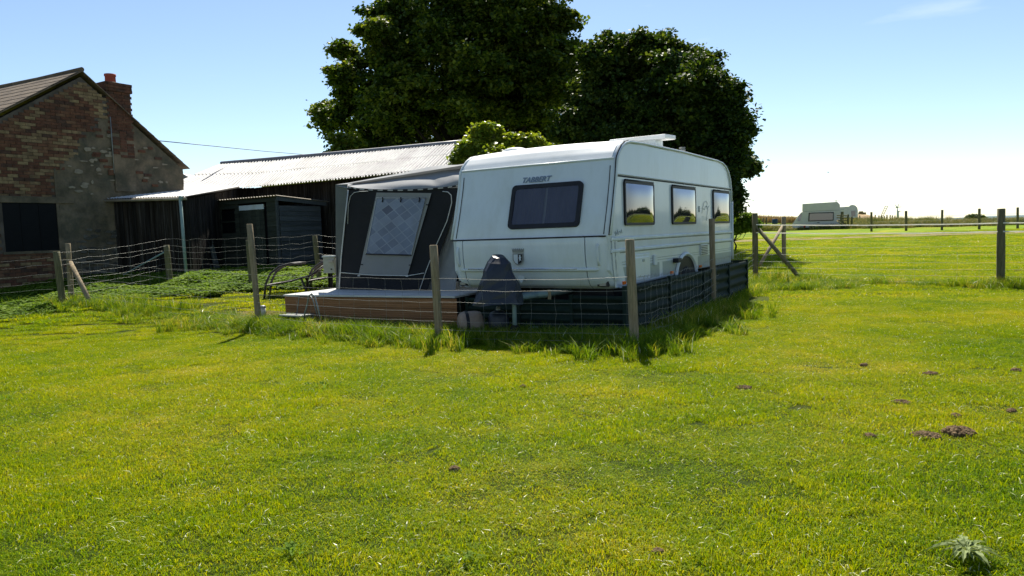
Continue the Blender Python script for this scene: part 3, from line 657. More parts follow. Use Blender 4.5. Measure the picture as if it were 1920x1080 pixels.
# lower front moulding: bulging panel in three pieces (centre locker lid, two corner pieces)
def lf_fn(v0, v1, rnd0, rnd1, nu=16):
    def f(a, c):
        v = v0+(v1-v0)*a; x = c*(len(LF)-1); i = min(int(x), len(LF)-2); t = x-i
        u = LF[i][0]*(1-t)+LF[i+1][0]*t; w = LF[i][1]*(1-t)+LF[i+1][1]*t
        du = 0
        for edge, on in ((0, rnd0), (W, rnd1)):
            if on:
                d = abs(v-edge); rr = .16
                if d < rr: du += rr - math.sqrt(max(0, rr*rr-(rr-d)**2))
        return K(u-.02+du*1.1, v, w)
    return f
for nm, v0, v1, a, c in (('corner_moulding', -.012, .318, 1, 0), ('locker_lid', .333, 2.272, 0, 0), ('corner_moulding', 2.287, W+.01, 0, 1)):
    b = MB(); b.grid(lf_fn(v0, v1, a, c), 20, 18)
    # returns (top and bottom edges turned inward)
    f = lf_fn(v0, v1, a, c)
    b.grid(lambda p, q, f=f: f(p, 1)+S*(.14*q)+ZU*(.006*q), 20, 1); b.grid(lambda p, q, f=f: f(p, 0)+S*(.2*q), 20, 1)
    b.grid(lambda p, q, f=f: f(0, q)+S*(.02+p*.1) if p else f(0, q), 1, 18); b.grid(lambda p, q, f=f: f(1, q)+S*(.02+p*.1) if p else f(1, q), 1, 18)
    b.build(nm, 'white', car)
# corner returns along the side under the front moulding
for vv in (-.012, W+.01):
    b = MB(); b.prism([K(.13, vv, .66), K(.42, vv, .66), K(.42, vv, .80), K(.17, vv, 1.33), K(.09, vv, 1.33)], Wd*(.02 if vv < 0 else -.02)); b.build('side_return', 'white', car)
b = MB(); b.tube([K(-.085, .03, 1.345), K(-.092, W/2, 1.345), K(-.085, W-.03, 1.345)], .011, 6); b.build('front_seam', 'seam', car)
def fr(v, w, d=0):   # point on the raked upper front, d metres proud of it
    for (u0, w0), (u1, w1) in zip(TOP, TOP[1:]):
        if w0 <= w <= w1 or w < TOP[0][1]:
            t = (w-w0)/(w1-w0); u = u0+(u1-u0)*t; nrm = Vector((-(w1-w0), (u1-u0))).normalized(); return K(u+nrm.x*d, v, w+nrm.y*d)
    return K(.25, v, w)
for vv in (.075, W-.075):
    b = MB(); b.tube([fr(vv, 1.37+.1*i, .003) for i in range(10)], .006, 5); b.build('panel_joint', 'seam', car)
# chrome strip, grab handles, badge, lamps on the lower front
def lowf(v, w, d=.0):
    for (u0, w0), (u1, w1) in zip(LF, LF[1:]):
        if w0 <= w <= w1:
            t = (w-w0)/(w1-w0); return K(u0+(u1-u0)*t-.02-d, v, w)
    return K(-.09-d, v, w)
b = MB(); b.tube([lowf(v, .912, .006)+S*(.05 if v in (.1, 2.4) else 0) for v in (.1, .2, .6, 1.25, 1.9, 2.3, 2.4)], [.015, .024, .024, .024, .024, .024, .015], 8); b.build('bumper_strip', 'white_trim', car)
b = MB(); b.tube([lowf(v, .925, .026) for v in (.45, .9, 1.5, 2.2)], .009, 6); b.build('chrome_strip', 'chrome', car)
for vv in (.14, W-.14):
    b = MB(); b.tube([lowf(vv, 1.24, -.03)+S*.03, lowf(vv, 1.235, .03)+S*.03, lowf(vv, 1.17, .05)+S*.03, lowf(vv, 1.04, .05)+S*.03, lowf(vv, .98, .03)+S*.03, lowf(vv, .975, -.03)+S*.03], [.018, .022, .020, .020, .022, .018], 8)
    b.build('grab_handle', 'white_trim', car)
    b = MB(); b.box(lowf(vv+(.03 if vv > 1 else .0), .715, .012)+S*.04, .16, .05, .075, (Wd, S, ZU)); h = b.build('lamp_recess', 'rubber', car, bevel=.006)
    b = MB(); b.box(lowf(vv+(.03 if vv > 1 else .0), .71, .04)+S*.045, .09, .03, .04, (Wd, S, ZU)); b.build('lens', 'clear', h, bevel=.004)
# front window
def quadp(b, pts, d, thick, mi=0): pass
def rrect(v0, v1, w0, w1, r, fn, d, skew=0, n=5):
    out = []
    for cx, cy, a0 in ((v1-r, w1-r, 0), (v0+r, w1-r, pi/2), (v0+r, w0+r, pi), (v1-r, w0+r, 3*pi/2)):
        for k in range(n): a = a0+pi/2*k/(n-1); out.append(fn(cx+cos(a)*r, cy+sin(a)*r, d))
    return out
def window(parent, fn, nrm, v0, v1, w0, w1, name_pane, pane, frame_w=.045, bulge=0, curtains=False, depth=.035, r=.06):
    n = 5; outer = rrect(v0, v1, w0, w1, r, fn, 0, n=n); outer2 = rrect(v0, v1, w0, w1, r, fn, depth, n=n)
    inner2 = rrect(v0+frame_w, v1-frame_w, w0+frame_w, w1-frame_w, r*.6, fn, depth, n=n); inner = rrect(v0+frame_w, v1-frame_w, w0+frame_w, w1-frame_w, r*.6, fn, .012, n=n)
    m = len(outer); b = MB(); b.add(outer+outer2+inner2+inner, [(k*m+i, k*m+(i+1) % m, (k+1)*m+(i+1) % m, (k+1)*m+i) for k in range(3) for i in range(m)])
    wf = b.build('window', 'rubber', parent)
    i0, i1, j0, j1 = v0+frame_w*.8, v1-frame_w*.8, w0+frame_w*.8, w1-frame_w*.8
    b = MB(); b.grid(lambda a, c: fn(i0+(i1-i0)*a, j0+(j1-j0)*c, depth*.85 + bulge*(1-abs(2*a-1)**4)*(1-abs(2*c-1)**4)), 14, 14); b.build(name_pane, pane, wf)
    if curtains:
        vm = (i0+i1)/2
        for a0, a1 in ((i0, vm-.02), (vm+.02, i1)):
            b = MB(); b.grid(lambda a, c: fn(a0+(a1-a0)*a, j0+(j1-j0)*c, .016+.006*sin(a*40+1.5*sin(c*4))), 50, 3); b.build('curtain', 'curtain', wf)
    return wf
window(car, fr, None, .44, 1.545, 1.475, 2.085, 'pane', 'pane', curtains=True, depth=.04, frame_w=.055)
def sd_(u, w, d=0): return K(u, -d, w)
for u0, u1 in ((.46, 1.58), (2.39, 3.60), (4.66, 5.77)):
    wf = window(car, sd_, None, u0, u1, 1.475, 2.08, 'pane', 'pane_side', frame_w=.036, bulge={.46: .034, 2.39: .024, 4.66: .030}[u0], depth=.028, r=.04)
    b = MB(); b.tube([sd_(u0+.02, 2.088, .02), sd_(u1-.02, 2.088, .02)], .014, 6); b.build('hinge_rail', 'rubber', wf)
# side mouldings
def hrail(u0, u1, w, h, d, name, m):
    b = MB(); pts = [(0, -h/2), (d*.8, -h/2*.8), (d, -h/4), (d, h/4), (d*.8, h/2*.8), (0, h/2)]
    vs = [K(u0, -x, w+y) for x, y in pts]+[K(u1, -x, w+y) for x, y in pts]; n = len(pts)
    b.add(vs, [tuple(range(n)), tuple(range(2*n-1, n-1, -1))]+[(i, n+i, n+(i+1) % n, (i+1) % n) for i in range(n-1)], False); return b.build(name, m, car)
hrail(.2, 5.94, 2.135, .022, .012, 'awning_rail', 'seam'); hrail(.2, 5.94, 2.158, .016, .016, 'awning_rail', 'white_trim')
hrail(.0, 5.97, 1.30, .05, .022, 'side_moulding', 'white_trim'); hrail(.0, 5.97, 1.145, .05, .022, 'side_moulding', 'white_trim')
hrail(.0, 5.97, 1.268, .006, .006, 'shadow_line', 'seam'); hrail(.0, 5.97, 1.113, .006, .006, 'shadow_line', 'seam')
for w_ in (.985, .95): hrail(.1, 5.95, w_, .010, .003, 'pin_stripe', 'grey_decal')
for a0, a1 in ((.14, .52), (.56, .98), (1.16, 1.8), (1.95, 2.6), (3.75, 5.9)):
    b = MB(); b.prism([K(a0, -.003, .70), K(a1, -.003, .70), K(a1, -.003, .915), K(a0, -.003, .915)], Wd*.003); b.build('grey_band', 'grey_decal', car)
b = MB(); b.tube([K(5.985, -.01, 1.9), K(5.99, -.01, 1.2), K(5.985, -.01, .76)], .028, 8); b.build('corner_trim', 'white_trim', car)
# hatch, socket cover, vent, markers
def flat_panel(name, u0, u1, w0, w1, d, m, parent=car, bev=.008):
    b = MB(); b.box(K((u0+u1)/2, -d/2-.003, (w0+w1)/2), u1-u0, d, w1-w0, (S, -Wd, ZU)); return b.build(name, m, parent, bevel=bev)
hf = flat_panel('hatch', .50, 1.38, .70, 1.07, .014, 'white_trim'); flat_panel('hatch_door', .56, 1.32, .745, 1.025, .022, 'white', hf)
flat_panel('hatch_lock', 1.05, 1.13, .955, .995, .03, 'grey_decal', hf)
flat_panel('socket_cover', 1.52, 1.64, .88, 1.03, .03, 'white_trim')
vt = flat_panel('vent', 3.86, 4.28, 1.0+.0, 1.11+.0, .012, 'white_trim')
vt2 = flat_panel('vent_grille', 3.86, 4.28, .92, 1.115, .014, 'white_trim')
for k in range(6): flat_panel('slat', 3.89, 4.25, .935+k*.029, .947+k*.029, .022, 'black', vt2, 0)
bpy.data.objects.remove(vt)
for u_, w_ in ((.33, .685), (2.28, .70), (3.78, .715)):
    flat_panel('marker_lamp', u_, u_+.09, w_, w_+.045, .03, 'orange', bev=.006)
# wheel arch and wheel
wc = Vector((3.05, .50))
b = MB()
def arch(a, c):
    th = pi*(.02+.96*a); rr = .40+.06*c; return K(wc.x+cos(th)*rr*1.25, -.012-.035*sin(c*pi), .58+sin(th)*rr*.95)
b.grid(arch, 20, 5); b.build('wheel_arch', 'white_trim', car)
b = MB(); b.prism([K(wc.x+cos(pi*k/14)*.48, -.006, .66+sin(pi*k/14)*.29) for k in range(15)], Wd*.004); b.build('arch_opening', 'black', car)
wh = MB(); wh.lathe(K(3.05, -.02, .46), [(.16, 0), (.28, -.01), (.33, .02), (.335, .1), (.33, .17), (.2, .18)], 24, axis=Wd); w_o = wh.build('wheel', 'tyre', car)
b = MB(); b.lathe(K(3.05, -.028, .46), [(0, .01), (.05, .0), (.12, .02), (.17, .0), (.18, .02)], 18, axis=Wd); b.build('rim', 'chrome', w_o)
b = MB(); b.box(K(2.5, -.05, .905), .18, .09, .07, (S, -Wd, ZU)); b.build('step_bracket', 'rubber', car, bevel=.01)
# underbody, roof fittings
b = MB(); b.box(K(3.1, W/2, .5), 5.4, 2.2, .24, (S, Wd, ZU)); b.build('chassis', 'black', car)
b = MB(); b.box(K(3.3, .80, 2.955), .55, 1.0, .07, (S*.995+ZU*.05, Wd, ZU)); hl = b.build('roof_hatch', 'white_roof', car, bevel=.015)
b = MB(); b.box(K(3.3, .75, 2.80), .36, .5, .26, (S, Wd, ZU)); b.build('hatch_base', 'white_trim', hl, bevel=.01)
b = MB(); b.lathe(K(.95, 1.95, 2.66), [(.21, 0), (.2, .03), (.12, .06), (0, .07)], 16); b.build('roof_vent', 'white_roof', car)
b = MB(); b.lathe(K(1.9, 1.6, 2.66), [(.3, 0), (.28, .05), (.18, .085), (0, .1)], 18); b.build('roof_dome', 'white_roof', car)
b = MB(); b.lathe(K(3.75, .25, 2.64), [(.03, 0), (.03, .11), (.055, .115), (.055, .13), (.03, .14), (.055, .155), (.05, .17), (0, .175)], 12); b.build('flue_cap', 'steel', car)
# lettering and emblem
def text_mesh(txt, size, shear=0, offset=0):
    cu = bpy.data.curves.new('t', 'FONT'); cu.body = txt; cu.size = size; cu.shear = shear; cu.extrude = .0015; cu.offset = offset; cu.align_x = 'CENTER'; cu.align_y = 'CENTER'; cu.resolution_u = 4
    o = bpy.data.objects.new('t', cu); scene.collection.objects.link(o); dg = bpy.context.evaluated_depsgraph_get(); me = bpy.data.meshes.new_from_object(o.evaluated_get(dg))
    bpy.data.objects.remove(o); bpy.data.curves.remove(cu); return me
tn = (fr(1.2, 2.2)-fr(1.2, 2.1)).normalized(); tx = -Wd; me = text_mesh('TABBERT', .105, .35, .003); me.materials.append(M['letters'])
o = inst('lettering', me, car, fr(1.19, 2.155, .012), axm(tx, tn, tx.cross(tn)), (1.05, 1, 1)); 
me = text_mesh('Vivaldi' if False else 'da Vinci' if False else '~', .1, .2); bpy.data.meshes.remove(me)
# small script flourishes on the side (illegible scrollwork in the photo)
def squiggle(u0, w0, pts, r, name):
    b = MB(); b.tube([K(u0+x, -.006, w0+y) for x, y in pts], r, 4); return b.build(name, 'grey_decal', car)
squiggle(.0+.13, 1.375, [(0, .0), (.02, .03), (.03, -.03), (.06, .01), (.08, -.01), (.10, .05), (.11, -.02), (.14, .01), (.17, .03), (.2, .0), (.23, .05), (.25, .0)], .0028, 'scroll_decal')
squiggle(4.0, 1.66, [(.0, .0), (.05, .10), (.14, .19), (.26, .22), (.33, .18), (.3, .12), (.36, .06), (.3, -.05), (.26, -.14)], .003, 'scroll_decal')
squiggle(4.05, 1.70, [(.0, .06), (.1, .02), (.2, .09), (.3, .05), (.4, .1)], .003, 'scroll_decal')
squiggle(3.9-.08, 1.68, [(.0, .0), (.0, .10), (.03, .10), (.03, 0)], .005, 'numeral_decal')
# emblem: crown above a shield, left half pale, right half dark with a small rampant figure
ev, ew = 1.345, 1.125
def em(x, y, d): return lowf(ev, 1.1, .006+d)-Wd*x+ZU*(y-.0)
b = MB(); b.prism([em(-.085, .045, .0), em(.085, .045, 0), em(.085, -.05, 0), em(.05, -.1, 0), em(0, -.125, 0), em(-.05, -.1, 0), em(-.085, -.05, 0)], -S*.008); eb = b.build('emblem', 'steel', car)
b = MB(); b.prism([em(-.068, .03, .009), em(-.002, .03, .009), em(-.002, -.105, .009), em(-.045, -.085, .009), em(-.068, -.045, .009)], -S*.003); b.build('shield_half', 'white', eb)
b = MB(); b.prism([em(.002, .03, .009), em(.068, .03, .009), em(.068, -.045, .009), em(.045, -.085, .009), em(.002, -.105, .009)], -S*.003); b.build('shield_half', 'black', eb)
b = MB(); b.prism([em(.02, .02, .013), em(.045, .022, .013), (em(.042, .0, .013)), em(.058, -.005, .013), em(.045, -.03, .013), em(.055, -.06, .013), em(.03, -.05, .013), em(.018, -.075, .013), em(.022, -.03, .013), em(.01, -.02, .013), em(.025, -.005, .013)], -S*.002); b.build('rampant_figure', 'white', eb)
cr = [(-.085, .055), (.085, .055)] + [(.095-.19*i/12, .115 if i % 2 == 0 else .085) for i in range(13)]
b = MB(); b.prism([em(x, y, 0) for x, y in cr], -S*.008); b.build('crown', 'steel', eb)
b = MB(); c_ = lowf(1.345, .80, .008); b.prism([c_+ZU*.075, c_-Wd*.06, c_-ZU*.075, c_+Wd*.06], -S*.003); b.build('diamond_sticker', 'white_trim', car)
# drawbar
b = MB()
b.tube([K(.3, .75, .60), K(-.55, 1.2, .56), K(-.72, 1.25, .56)], .05, 4); b.tube([K(.3, 1.75, .60), K(-.55, 1.3, .56), K(-.72, 1.25, .56)], .05, 4)
b.build('drawbar', 'hitch', car)
b = MB(); b.tube([K(-.62, 1.12, .75), K(-.62, 1.12, .12)], .03, 8); jw = b.build('jockey_wheel', 'hitch', car)
b = MB(); b.lathe(K(-.62, 1.09, .12), [(0, 0), (.1, .0), (.11, .03), (.1, .06), (0, .06)], 14, axis=Wd); b.build('tyre', 'tyre', jw)

# hitch cover
hc = K(-.62, 1.36, 0); hcz = .50
def cover_pt(a, c):   # c 0 bottom .. 1 top ; a around
    th = a*2*pi; t = c
    hw = [.34, .31, .28, .245, .215, .165, .07][min(6, int(t*6))]; hw2 = [.34, .31, .28, .245, .215, .165, .07][min(6, int(t*6)+1)]; fq = t*6-int(t*6)
    r = hw*(1-fq)+hw2*fq
    ex = abs(cos(th))**.7*math.copysign(1, cos(th)); ey = abs(sin(th))**.7*math.copysign(1, sin(th))
    fold = 1+.10*noise.noise(Vector((cos(th)*2, sin(th)*2, t*2)))*(1-t*.3)+.05*sin(th*7)*(1-t)
    topz = .62+.02*cos(th-2)
    z = hcz+topz*t + .03*noise.noise(Vector((cos(th)*1.5, sin(th)*1.5, 5)))*(1-t)
    p = hc + Vector((ex*r*fold*1.0 + .02*t, ey*r*fold*.85, z))
    return p
b = MB(); b.grid(cover_pt, 14, 7)
b.add([hc+Vector((0, 0, 1.135))]+[cover_pt(i/14, 1) for i in range(14)], [(0, 1+i, 1+(i+1) % 14) for i in range(14)], True)
for p in b.v: p += Vector((noise.noise(p*7), noise.noise(p*7+Vector((9, 9, 9))), noise.noise(p*6+Vector((3, 3, 3)))))*.040
b.sm = [False]*len(b.sm)
o = b.build('hitch_cover', 'tarp', loc=hc); tag(o, 'crumpled blue grey vinyl cover draped over the caravan drawbar', 'cover')
# stored things beneath it
bl = at(882, 600, 9.95); bl.z = terrain(bl.x, bl.y)+.0
t = thing('water_barrel', bl, 'round beige roll along water barrel with dark band under the drawbar cover', 'barrel')
b = MB(); b.lathe(bl+Vector((-.16, 0, .19)), [(0, 0), (.14, .0), (.175, .03), (.19, .08), (.19, .24), (.175, .30), (.13, .33), (0, .33)], 22, axis=(1, .25, 0)); b.build('body', 'barrel', t)
b = MB(); b.lathe(bl+Vector((-.085, .02, .19)), [(.194, 0), (.198, .01), (.198, .035), (.194, .045)], 22, axis=(1, .25, 0)); b.build('band', 'rubber', t)
gb = at(935, 603, 9.9); gb.z = terrain(gb.x, gb.y)
t = thing('gas_bottle', gb, 'small dark gas bottle standing beside the beige barrel under the cover', 'gas bottle')
b = MB(); b.lathe(gb, [(0, 0), (.13, .0), (.14, .03), (.14, .3), (.11, .36), (.05, .39), (.0, .39)], 18); b.build('body', 'tarp', t)
b = MB(); b.lathe(gb+Vector((0, 0, .38)), [(.03, 0), (.03, .06), (0, .06)], 10); b.build('valve', 'steel', t)
ck = at(990, 606, 10.0); ck.z = terrain(ck.x, ck.y)
b = MB(); b.prism([ck+Vector((-.16, 0, 0)), ck+Vector((.14, 0, 0)), ck+Vector((.14, 0, .12)), ck+Vector((.04, 0, .12))], (0, .12, 0)); o = b.build('wheel_chock', 'hitch', loc=ck); tag(o, 'pale wedge shaped wheel chock on the grass under the drawbar', 'chock')
b = MB(); wb = at(1030, 552, 9.85); b.box(wb, .045, .05, .13); o = b.build('wood_block', 'post', loc=wb-ZU*.065); tag(o, 'small wooden block wedged at the end of the pale drawbar beam', 'block')
b = MB(); b.tube([at(966, 557, 9.9), at(1028, 551, 9.85)], .052, 4); o = b.build('stabiliser_beam', 'hitch', loc=at(966, 557, 9.9)); o.parent = car; o.location = at(966, 557, 9.9)-ORIG[car]

# green corrugated skirt round the caravan
sk = thing('caravan_skirt', K(.3, -.2, 0), 'dark green corrugated plastic windbreak skirt around the foot of the caravan', 'skirt')
def skirt_panel(p, q, h, nw=0, lean=0):
    p = Vector(p); q = Vector(q); d = (q-p); L = d.length; dn = d/L; nn = Vector((dn.y, -dn.x, 0)); b = MB(); nz = 18
    def f(a, c):
        v = p+d*a; return Vector((v.x, v.y, terrain(v.x, v.y)-.05))+ZU*(h+.05)*c+nn*(.018*sin(c*2*pi*4.5)+.03*sin(a*pi)*lean)
    b.grid(f, 4, nz*3); b.grid(lambda a, c: f(a, 1)-nn*.012*c*1.0, 4, 1); b.grid(lambda a, c: f(a, c)-nn*.012, 4, nz*3)
    b.build('skirt_panel', 'green_sheet', sk)
    b = MB(); pt = Vector((p.x, p.y, 0)); b.box(Vector((p.x, p.y, terrain(p.x, p.y)+h/2)), .05, .05, h+.02, (dn, nn, ZU)); b.build('skirt_post', 'green_sheet', sk)
ps = [K(-.0, -.18, 0)+S*(.0), K(1.6, -.22, 0), K(3.2, -.25, 0), K(4.8, -.24, 0), K(6.25, -.22, 0)]
for i in range(4): skirt_panel(ps[i], ps[i+1], .70 if i else .68, lean=(1 if i == 0 else -.6))
skirt_panel(K(6.25, -.22, 0), K(6.35, .8, 0), .72)
fs_ = [K(-.0, 2.3, 0), K(.05, 1.45, 0), K(.02, .6, 0), K(-.0, -.18, 0)]
for i in range(3): skirt_panel(fs_[i], fs_[i+1], .50 if i < 2 else .56)

# ================================================================ AWNING
T0 = K(.62, W, 0)
def T(px, py, d=0):   # point on the end wall plane, d metres proud (towards the camera)
    return onp(px, py, T0 - S*d, S)
aw = thing('awning', K(.62, W+1.2, .55), 'grey and charcoal fabric awning with a patterned window attached to the caravan', 'awning')
def sheet(b, pts, d, thick=.01, mi=0): b.prism([T(x, y, d) for x, y in pts], S*thick, mi)
def fabric(name, m, tl, tr, br, bl, d=0, amp=.012, nu=18, nv=18, seed=0, parent=None):
    b = MB()
    def f(a, c):
        top = (tl[0]+(tr[0]-tl[0])*a, tl[1]+(tr[1]-tl[1])*a); bot = (bl[0]+(br[0]-bl[0])*a, bl[1]+(br[1]-bl[1])*a)
        e = min(1, 8*min(a, 1-a, c, 1-c))
        return T(bot[0]+(top[0]-bot[0])*c, bot[1]+(top[1]-bot[1])*c, d+amp*e*noise.noise(Vector((a*3+seed, c*4, seed*1.7))))
    b.grid(f, nu, nv); return b.build(name, m, parent or aw)
fabric('end_wall', 'tent_dark', (655, 357), (866, 352), (800, 549), (636, 546), 0, .06, 24, 20, 1)
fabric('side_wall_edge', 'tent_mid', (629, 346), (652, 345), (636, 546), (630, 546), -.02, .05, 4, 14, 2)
# left (outer) wall, roof and back wall give the awning its depth
LB = T(630, 546); LT = T(629, 346); RT_ = T(880, 306)
b = MB()
b.grid(lambda a, c: (LB+S*.03).lerp(LT+S*.03, c)+S*(5.0*a)+Wd*(.02*noise.noise(Vector((a*9, c*3, 0)))), 20, 6); b.build('outer_wall', 'tent_dark', aw)
def aroof(a, c):
    p = LT.lerp(RT_, c); sagz = -.07*sin(c*pi)*abs(sin(a*pi*3)); return p+S*(.30+4.7*a)+ZU*(sagz+.03)
b = MB(); b.grid(aroof, 30, 10); b.build('roof', 'tent_grey', aw)
# sloping gable panel between valance and roof edge, wrinkled
top_pts = [(629, 346), (652, 343), (706, 333), (769, 321), (807, 312), (829, 310), (859, 309), (886, 304)]
bot_pts = [(633, 349), (652, 353), (706, 357), (769, 357), (807, 355), (829, 353), (859, 349), (869, 347)]
b = MB()
def gp(a, c):
    x = a*7; i = min(6, int(x)); f = x-i
    tx_, ty_ = [top_pts[i][k]*(1-f)+top_pts[i+1][k]*f for k in (0, 1)]; bx_, by_ = [bot_pts[i][k]*(1-f)+bot_pts[i+1][k]*f for k in (0, 1)]
    d = -.75*c**1.5 + .07*sin(pi*c)*sin(a*15+c*4)*(.5+noise.noise(Vector((a*5, c*2, 4)))) + .05*sin(pi*c)
    # keep silhouette: move along the plane, then recede
    return T(bx_+(tx_-bx_)*c, by_+(ty_-by_)*c, d)
b.grid(gp, 60, 14); b.build('gable_panel', 'tent_grey', aw)
# valance: black strip with white blocks
va = [(652, 352), (670, 356), (700, 358), (735, 358.5), (770, 358), (805, 356), (840, 353), (868, 348)]
def vpt(s, lo, d):
    x = s*(len(va)-1); i = min(len(va)-2, int(x)); f = x-i; return T(va[i][0]*(1-f)+va[i+1][0]*f, va[i][1]*(1-f)+va[i+1][1]*f - 3.4*(1-lo) - 0, d)
b = MB(); b.grid(lambda a, c: vpt(a, 1-c, .035), 60, 1); vo = b.build('valance', 'valance', aw)
for k in range(13):
    s0 = k/13+.01; s1 = s0+.04; b = MB(); b.grid(lambda a, c: vpt(s0+(s1-s0)*a, .85-.7*c+(0), .039), 2, 1); b.build('white_block', 'valance_w', vo)
fabric('window_surround', 'tent_pale', (706, 361), (809, 362), (764, 517), (672, 516), .022, .008, 12, 12, 5)
pn = fabric('window_pane', 'diamond', (706.5, 371), (798.5, 371), (771, 478), (686, 476), .034, .006, 10, 10, 6)
uvl = pn.data.uv_layers.new(name='UVMap')
for poly in pn.data.polygons:
    for li, vi in zip(poly.loop_indices, poly.vertices): uvl.data[li].uv = ((vi//11)/10, (vi % 11)/10)
b = MB(); b.tube([T(*p, .04) for p in ((706, 371), (798.5, 371), (771, 478), (686, 476), (706, 371))], .006, 5); b.build('pane_edging', 'piping', aw)
b = MB(); b.tube([T(*p, .045) for p in ((686, 476.5), (771, 478.5))], .012, 5); b.build('pane_bottom_roll', 'seam', aw)
for px in (717, 751, 786):
    b = MB(); b.tube([T(px, 370, .05), T(px+.6, 374, .05), T(px-.6, 379, .05)], .010, 5); b.build('toggle', 'rubber', aw)
for px, py in ((697, 386), (801, 384), (678, 496), (769, 497), (673, 517), (763, 518)):
    b = MB(); b.box(T(px, py, .045), .045, .014, .016, (Wd, S, ZU)); b.build('strap', 'rubber' if py < 500 else 'piping', aw)
b = MB(); b.tube([T(*p, .02) for p in ((653, 356), (646, 420), (640, 480), (636, 546))], .012, 6); b.build('corner_piping', 'piping', aw)
b = MB(); b.tube([T(*p, .03) for p in ((652, 420), (653, 385), (657, 368), (664, 361), (675, 359), (690, 358.5))], .005, 5); b.build('door_zip', 'piping', aw)
b = MB(); b.tube([T(*p, .03) for p in ((830, 359), (840, 360), (846, 366), (847, 380), (838, 415), (820, 455), (800, 505), (785, 549))], .007, 5); b.build('door_zip', 'piping', aw)
b = MB(); b.tube([T(*p, .03) for p in ((637, 511), (700, 516), (765, 517), (795, 512))], .007, 5); b.build('mud_wall_cord', 'piping', aw)
fabric('caravan_flap', 'tent_grey', (868, 350), (882, 320), (853, 549), (800, 549), -.12, .10, 14, 18, 9)
# deck
DL = Vector((-3.75, 12.1, 0)); DR = Vector((-1.02, 10.7, 0)); dd = (DR-DL).normalized(); dn = Vector((-dd.y, dd.x, 0)); DLn = (DR-DL).length
dk = thing('deck', DL+ZU*.15, 'low brown timber deck platform under the awning in front of the caravan', 'deck')
b = MB(); b.box(DL+dd*(DLn/2+.1)+dn*1.5+ZU*.28, DLn+.2, 2.9, .46, (dd, dn, ZU)); b.build('deck_frame', 'black', dk)
for k, (z0, h) in enumerate(((.06, .145), (.21, .145), (.36, .145))):
    b = MB()
    prof_ = []
    for i in range(9): prof_.append((-.028+.004*(i % 2), z0+h*i/8))
    vs = [DL-dd*.01+dn*x+ZU*z for x, z in prof_]+[DL+dd*(DLn+.25)+dn*x+ZU*z for x, z in prof_]
    b.add(vs, [(i, i+1, 9+i+1, 9+i) for i in range(8)]); b.add([DL-dd*.01+dn*.0+ZU*(z0+h), DL+dd*(DLn+.25)+dn*.0+ZU*(z0+h), vs[17], vs[8]], [(0, 1, 2, 3)])
    b.build('fascia_board', 'deck_wood', dk)
for k, (z0, h) in enumerate(((.06, .145), (.21, .145), (.36, .145))):
    b = MB(); b.box(DL-dd*.022+dn*1.45+ZU*(z0+h/2), .022, 2.9, h, (dd, dn, ZU)); b.build('fascia_board', 'deck_wood', dk)
me = None
for k in range(20):
    b = MB(); o_ = DL+dd*(DLn/2+.1)+dn*(.03+k*.147)+ZU*.53
    if me is None:
        b.box((0, 0, 0), DLn+.26, .14, .026); me = b.mesh('deck_board', 'deck_top')
    inst('deck_board', me, dk, o_, axm(dd, dn, ZU))

# ================================================================ HOUSE
HG = Vector((sin(AL), cos(AL), 0)); HN = Vector((-cos(AL), sin(AL), 0)); HA = Vector((-10.411, 18.3, 0))
def Hh(s, n, z): return HA+HG*s+HN*n+ZU*z       # s along gable, n depth behind the gable, z height
hs = thing('brick_house', Hh(0, 2, .5), 'old red and buff brick house with gable, chimney and patched render', 'house')
# gable outline
def gtop(s): return 5.70+.65*s if s < 0 else 5.70-.797*s
S0, S1 = -3.2, 2.62
b = MB(); b.prism([Hh(S0, 0, .2), Hh(S1, 0, .2), Hh(S1, 0, gtop(S1)-.08), Hh(0, 0, 5.62), Hh(S0, 0, gtop(S0)-.08)], HN*.3); b.build('wall', 'mortar', hs)
b = MB(); b.box(Hh(S1-.15, 4, 1.85), .3, 7.4, 3.3, (HG, HN, ZU)); b.build('wall', 'mortar', hs)
# roof planes, overhanging slightly with lapped courses
for sgn, k, send in ((-1, .65, -3.45), (1, .797, 2.78)):
    n_c = 14; b = MB()
    for i in range(n_c):
        s0 = send*i/n_c; s1 = send*(i+1.12)/n_c; z0 = 5.78-k*abs(s0)+.0; z1 = 5.78-k*abs(s1)+.012
        b.prism([Hh(s0, -.07, z0), Hh(s1, -.07, z1), Hh(s1, -.07, z1-.02), Hh(s0, -.07, z0-.02)], HN*7.6+ZU*.2)
    b.build('roof', 'slate', hs)
b = MB(); b.tube([Hh(0, -.1, 5.79), Hh(0, 2, 5.83), Hh(0, 4, 5.90), Hh(0, 7.6, 5.98)], .06, 8); b.build('ridge_cap', 'slate', hs)
b = MB()   # verge timber / skews
b.prism([Hh(0, -.09, 5.76), Hh(-3.4, -.09, 5.76-.65*3.4), Hh(-3.4, -.09, 5.735-.65*3.4), Hh(0, -.09, 5.735)], HN*.03)
b.build('verge_board', 'slate', hs)
b = MB(); b.prism([Hh(.02, -.09, 5.76), Hh(2.7, -.09, 5.76-.797*2.7), Hh(2.7, -.09, 5.735-.797*2.7), Hh(.02, -.09, 5.735)], HN*.03); b.build('verge_board', 'slate', hs)
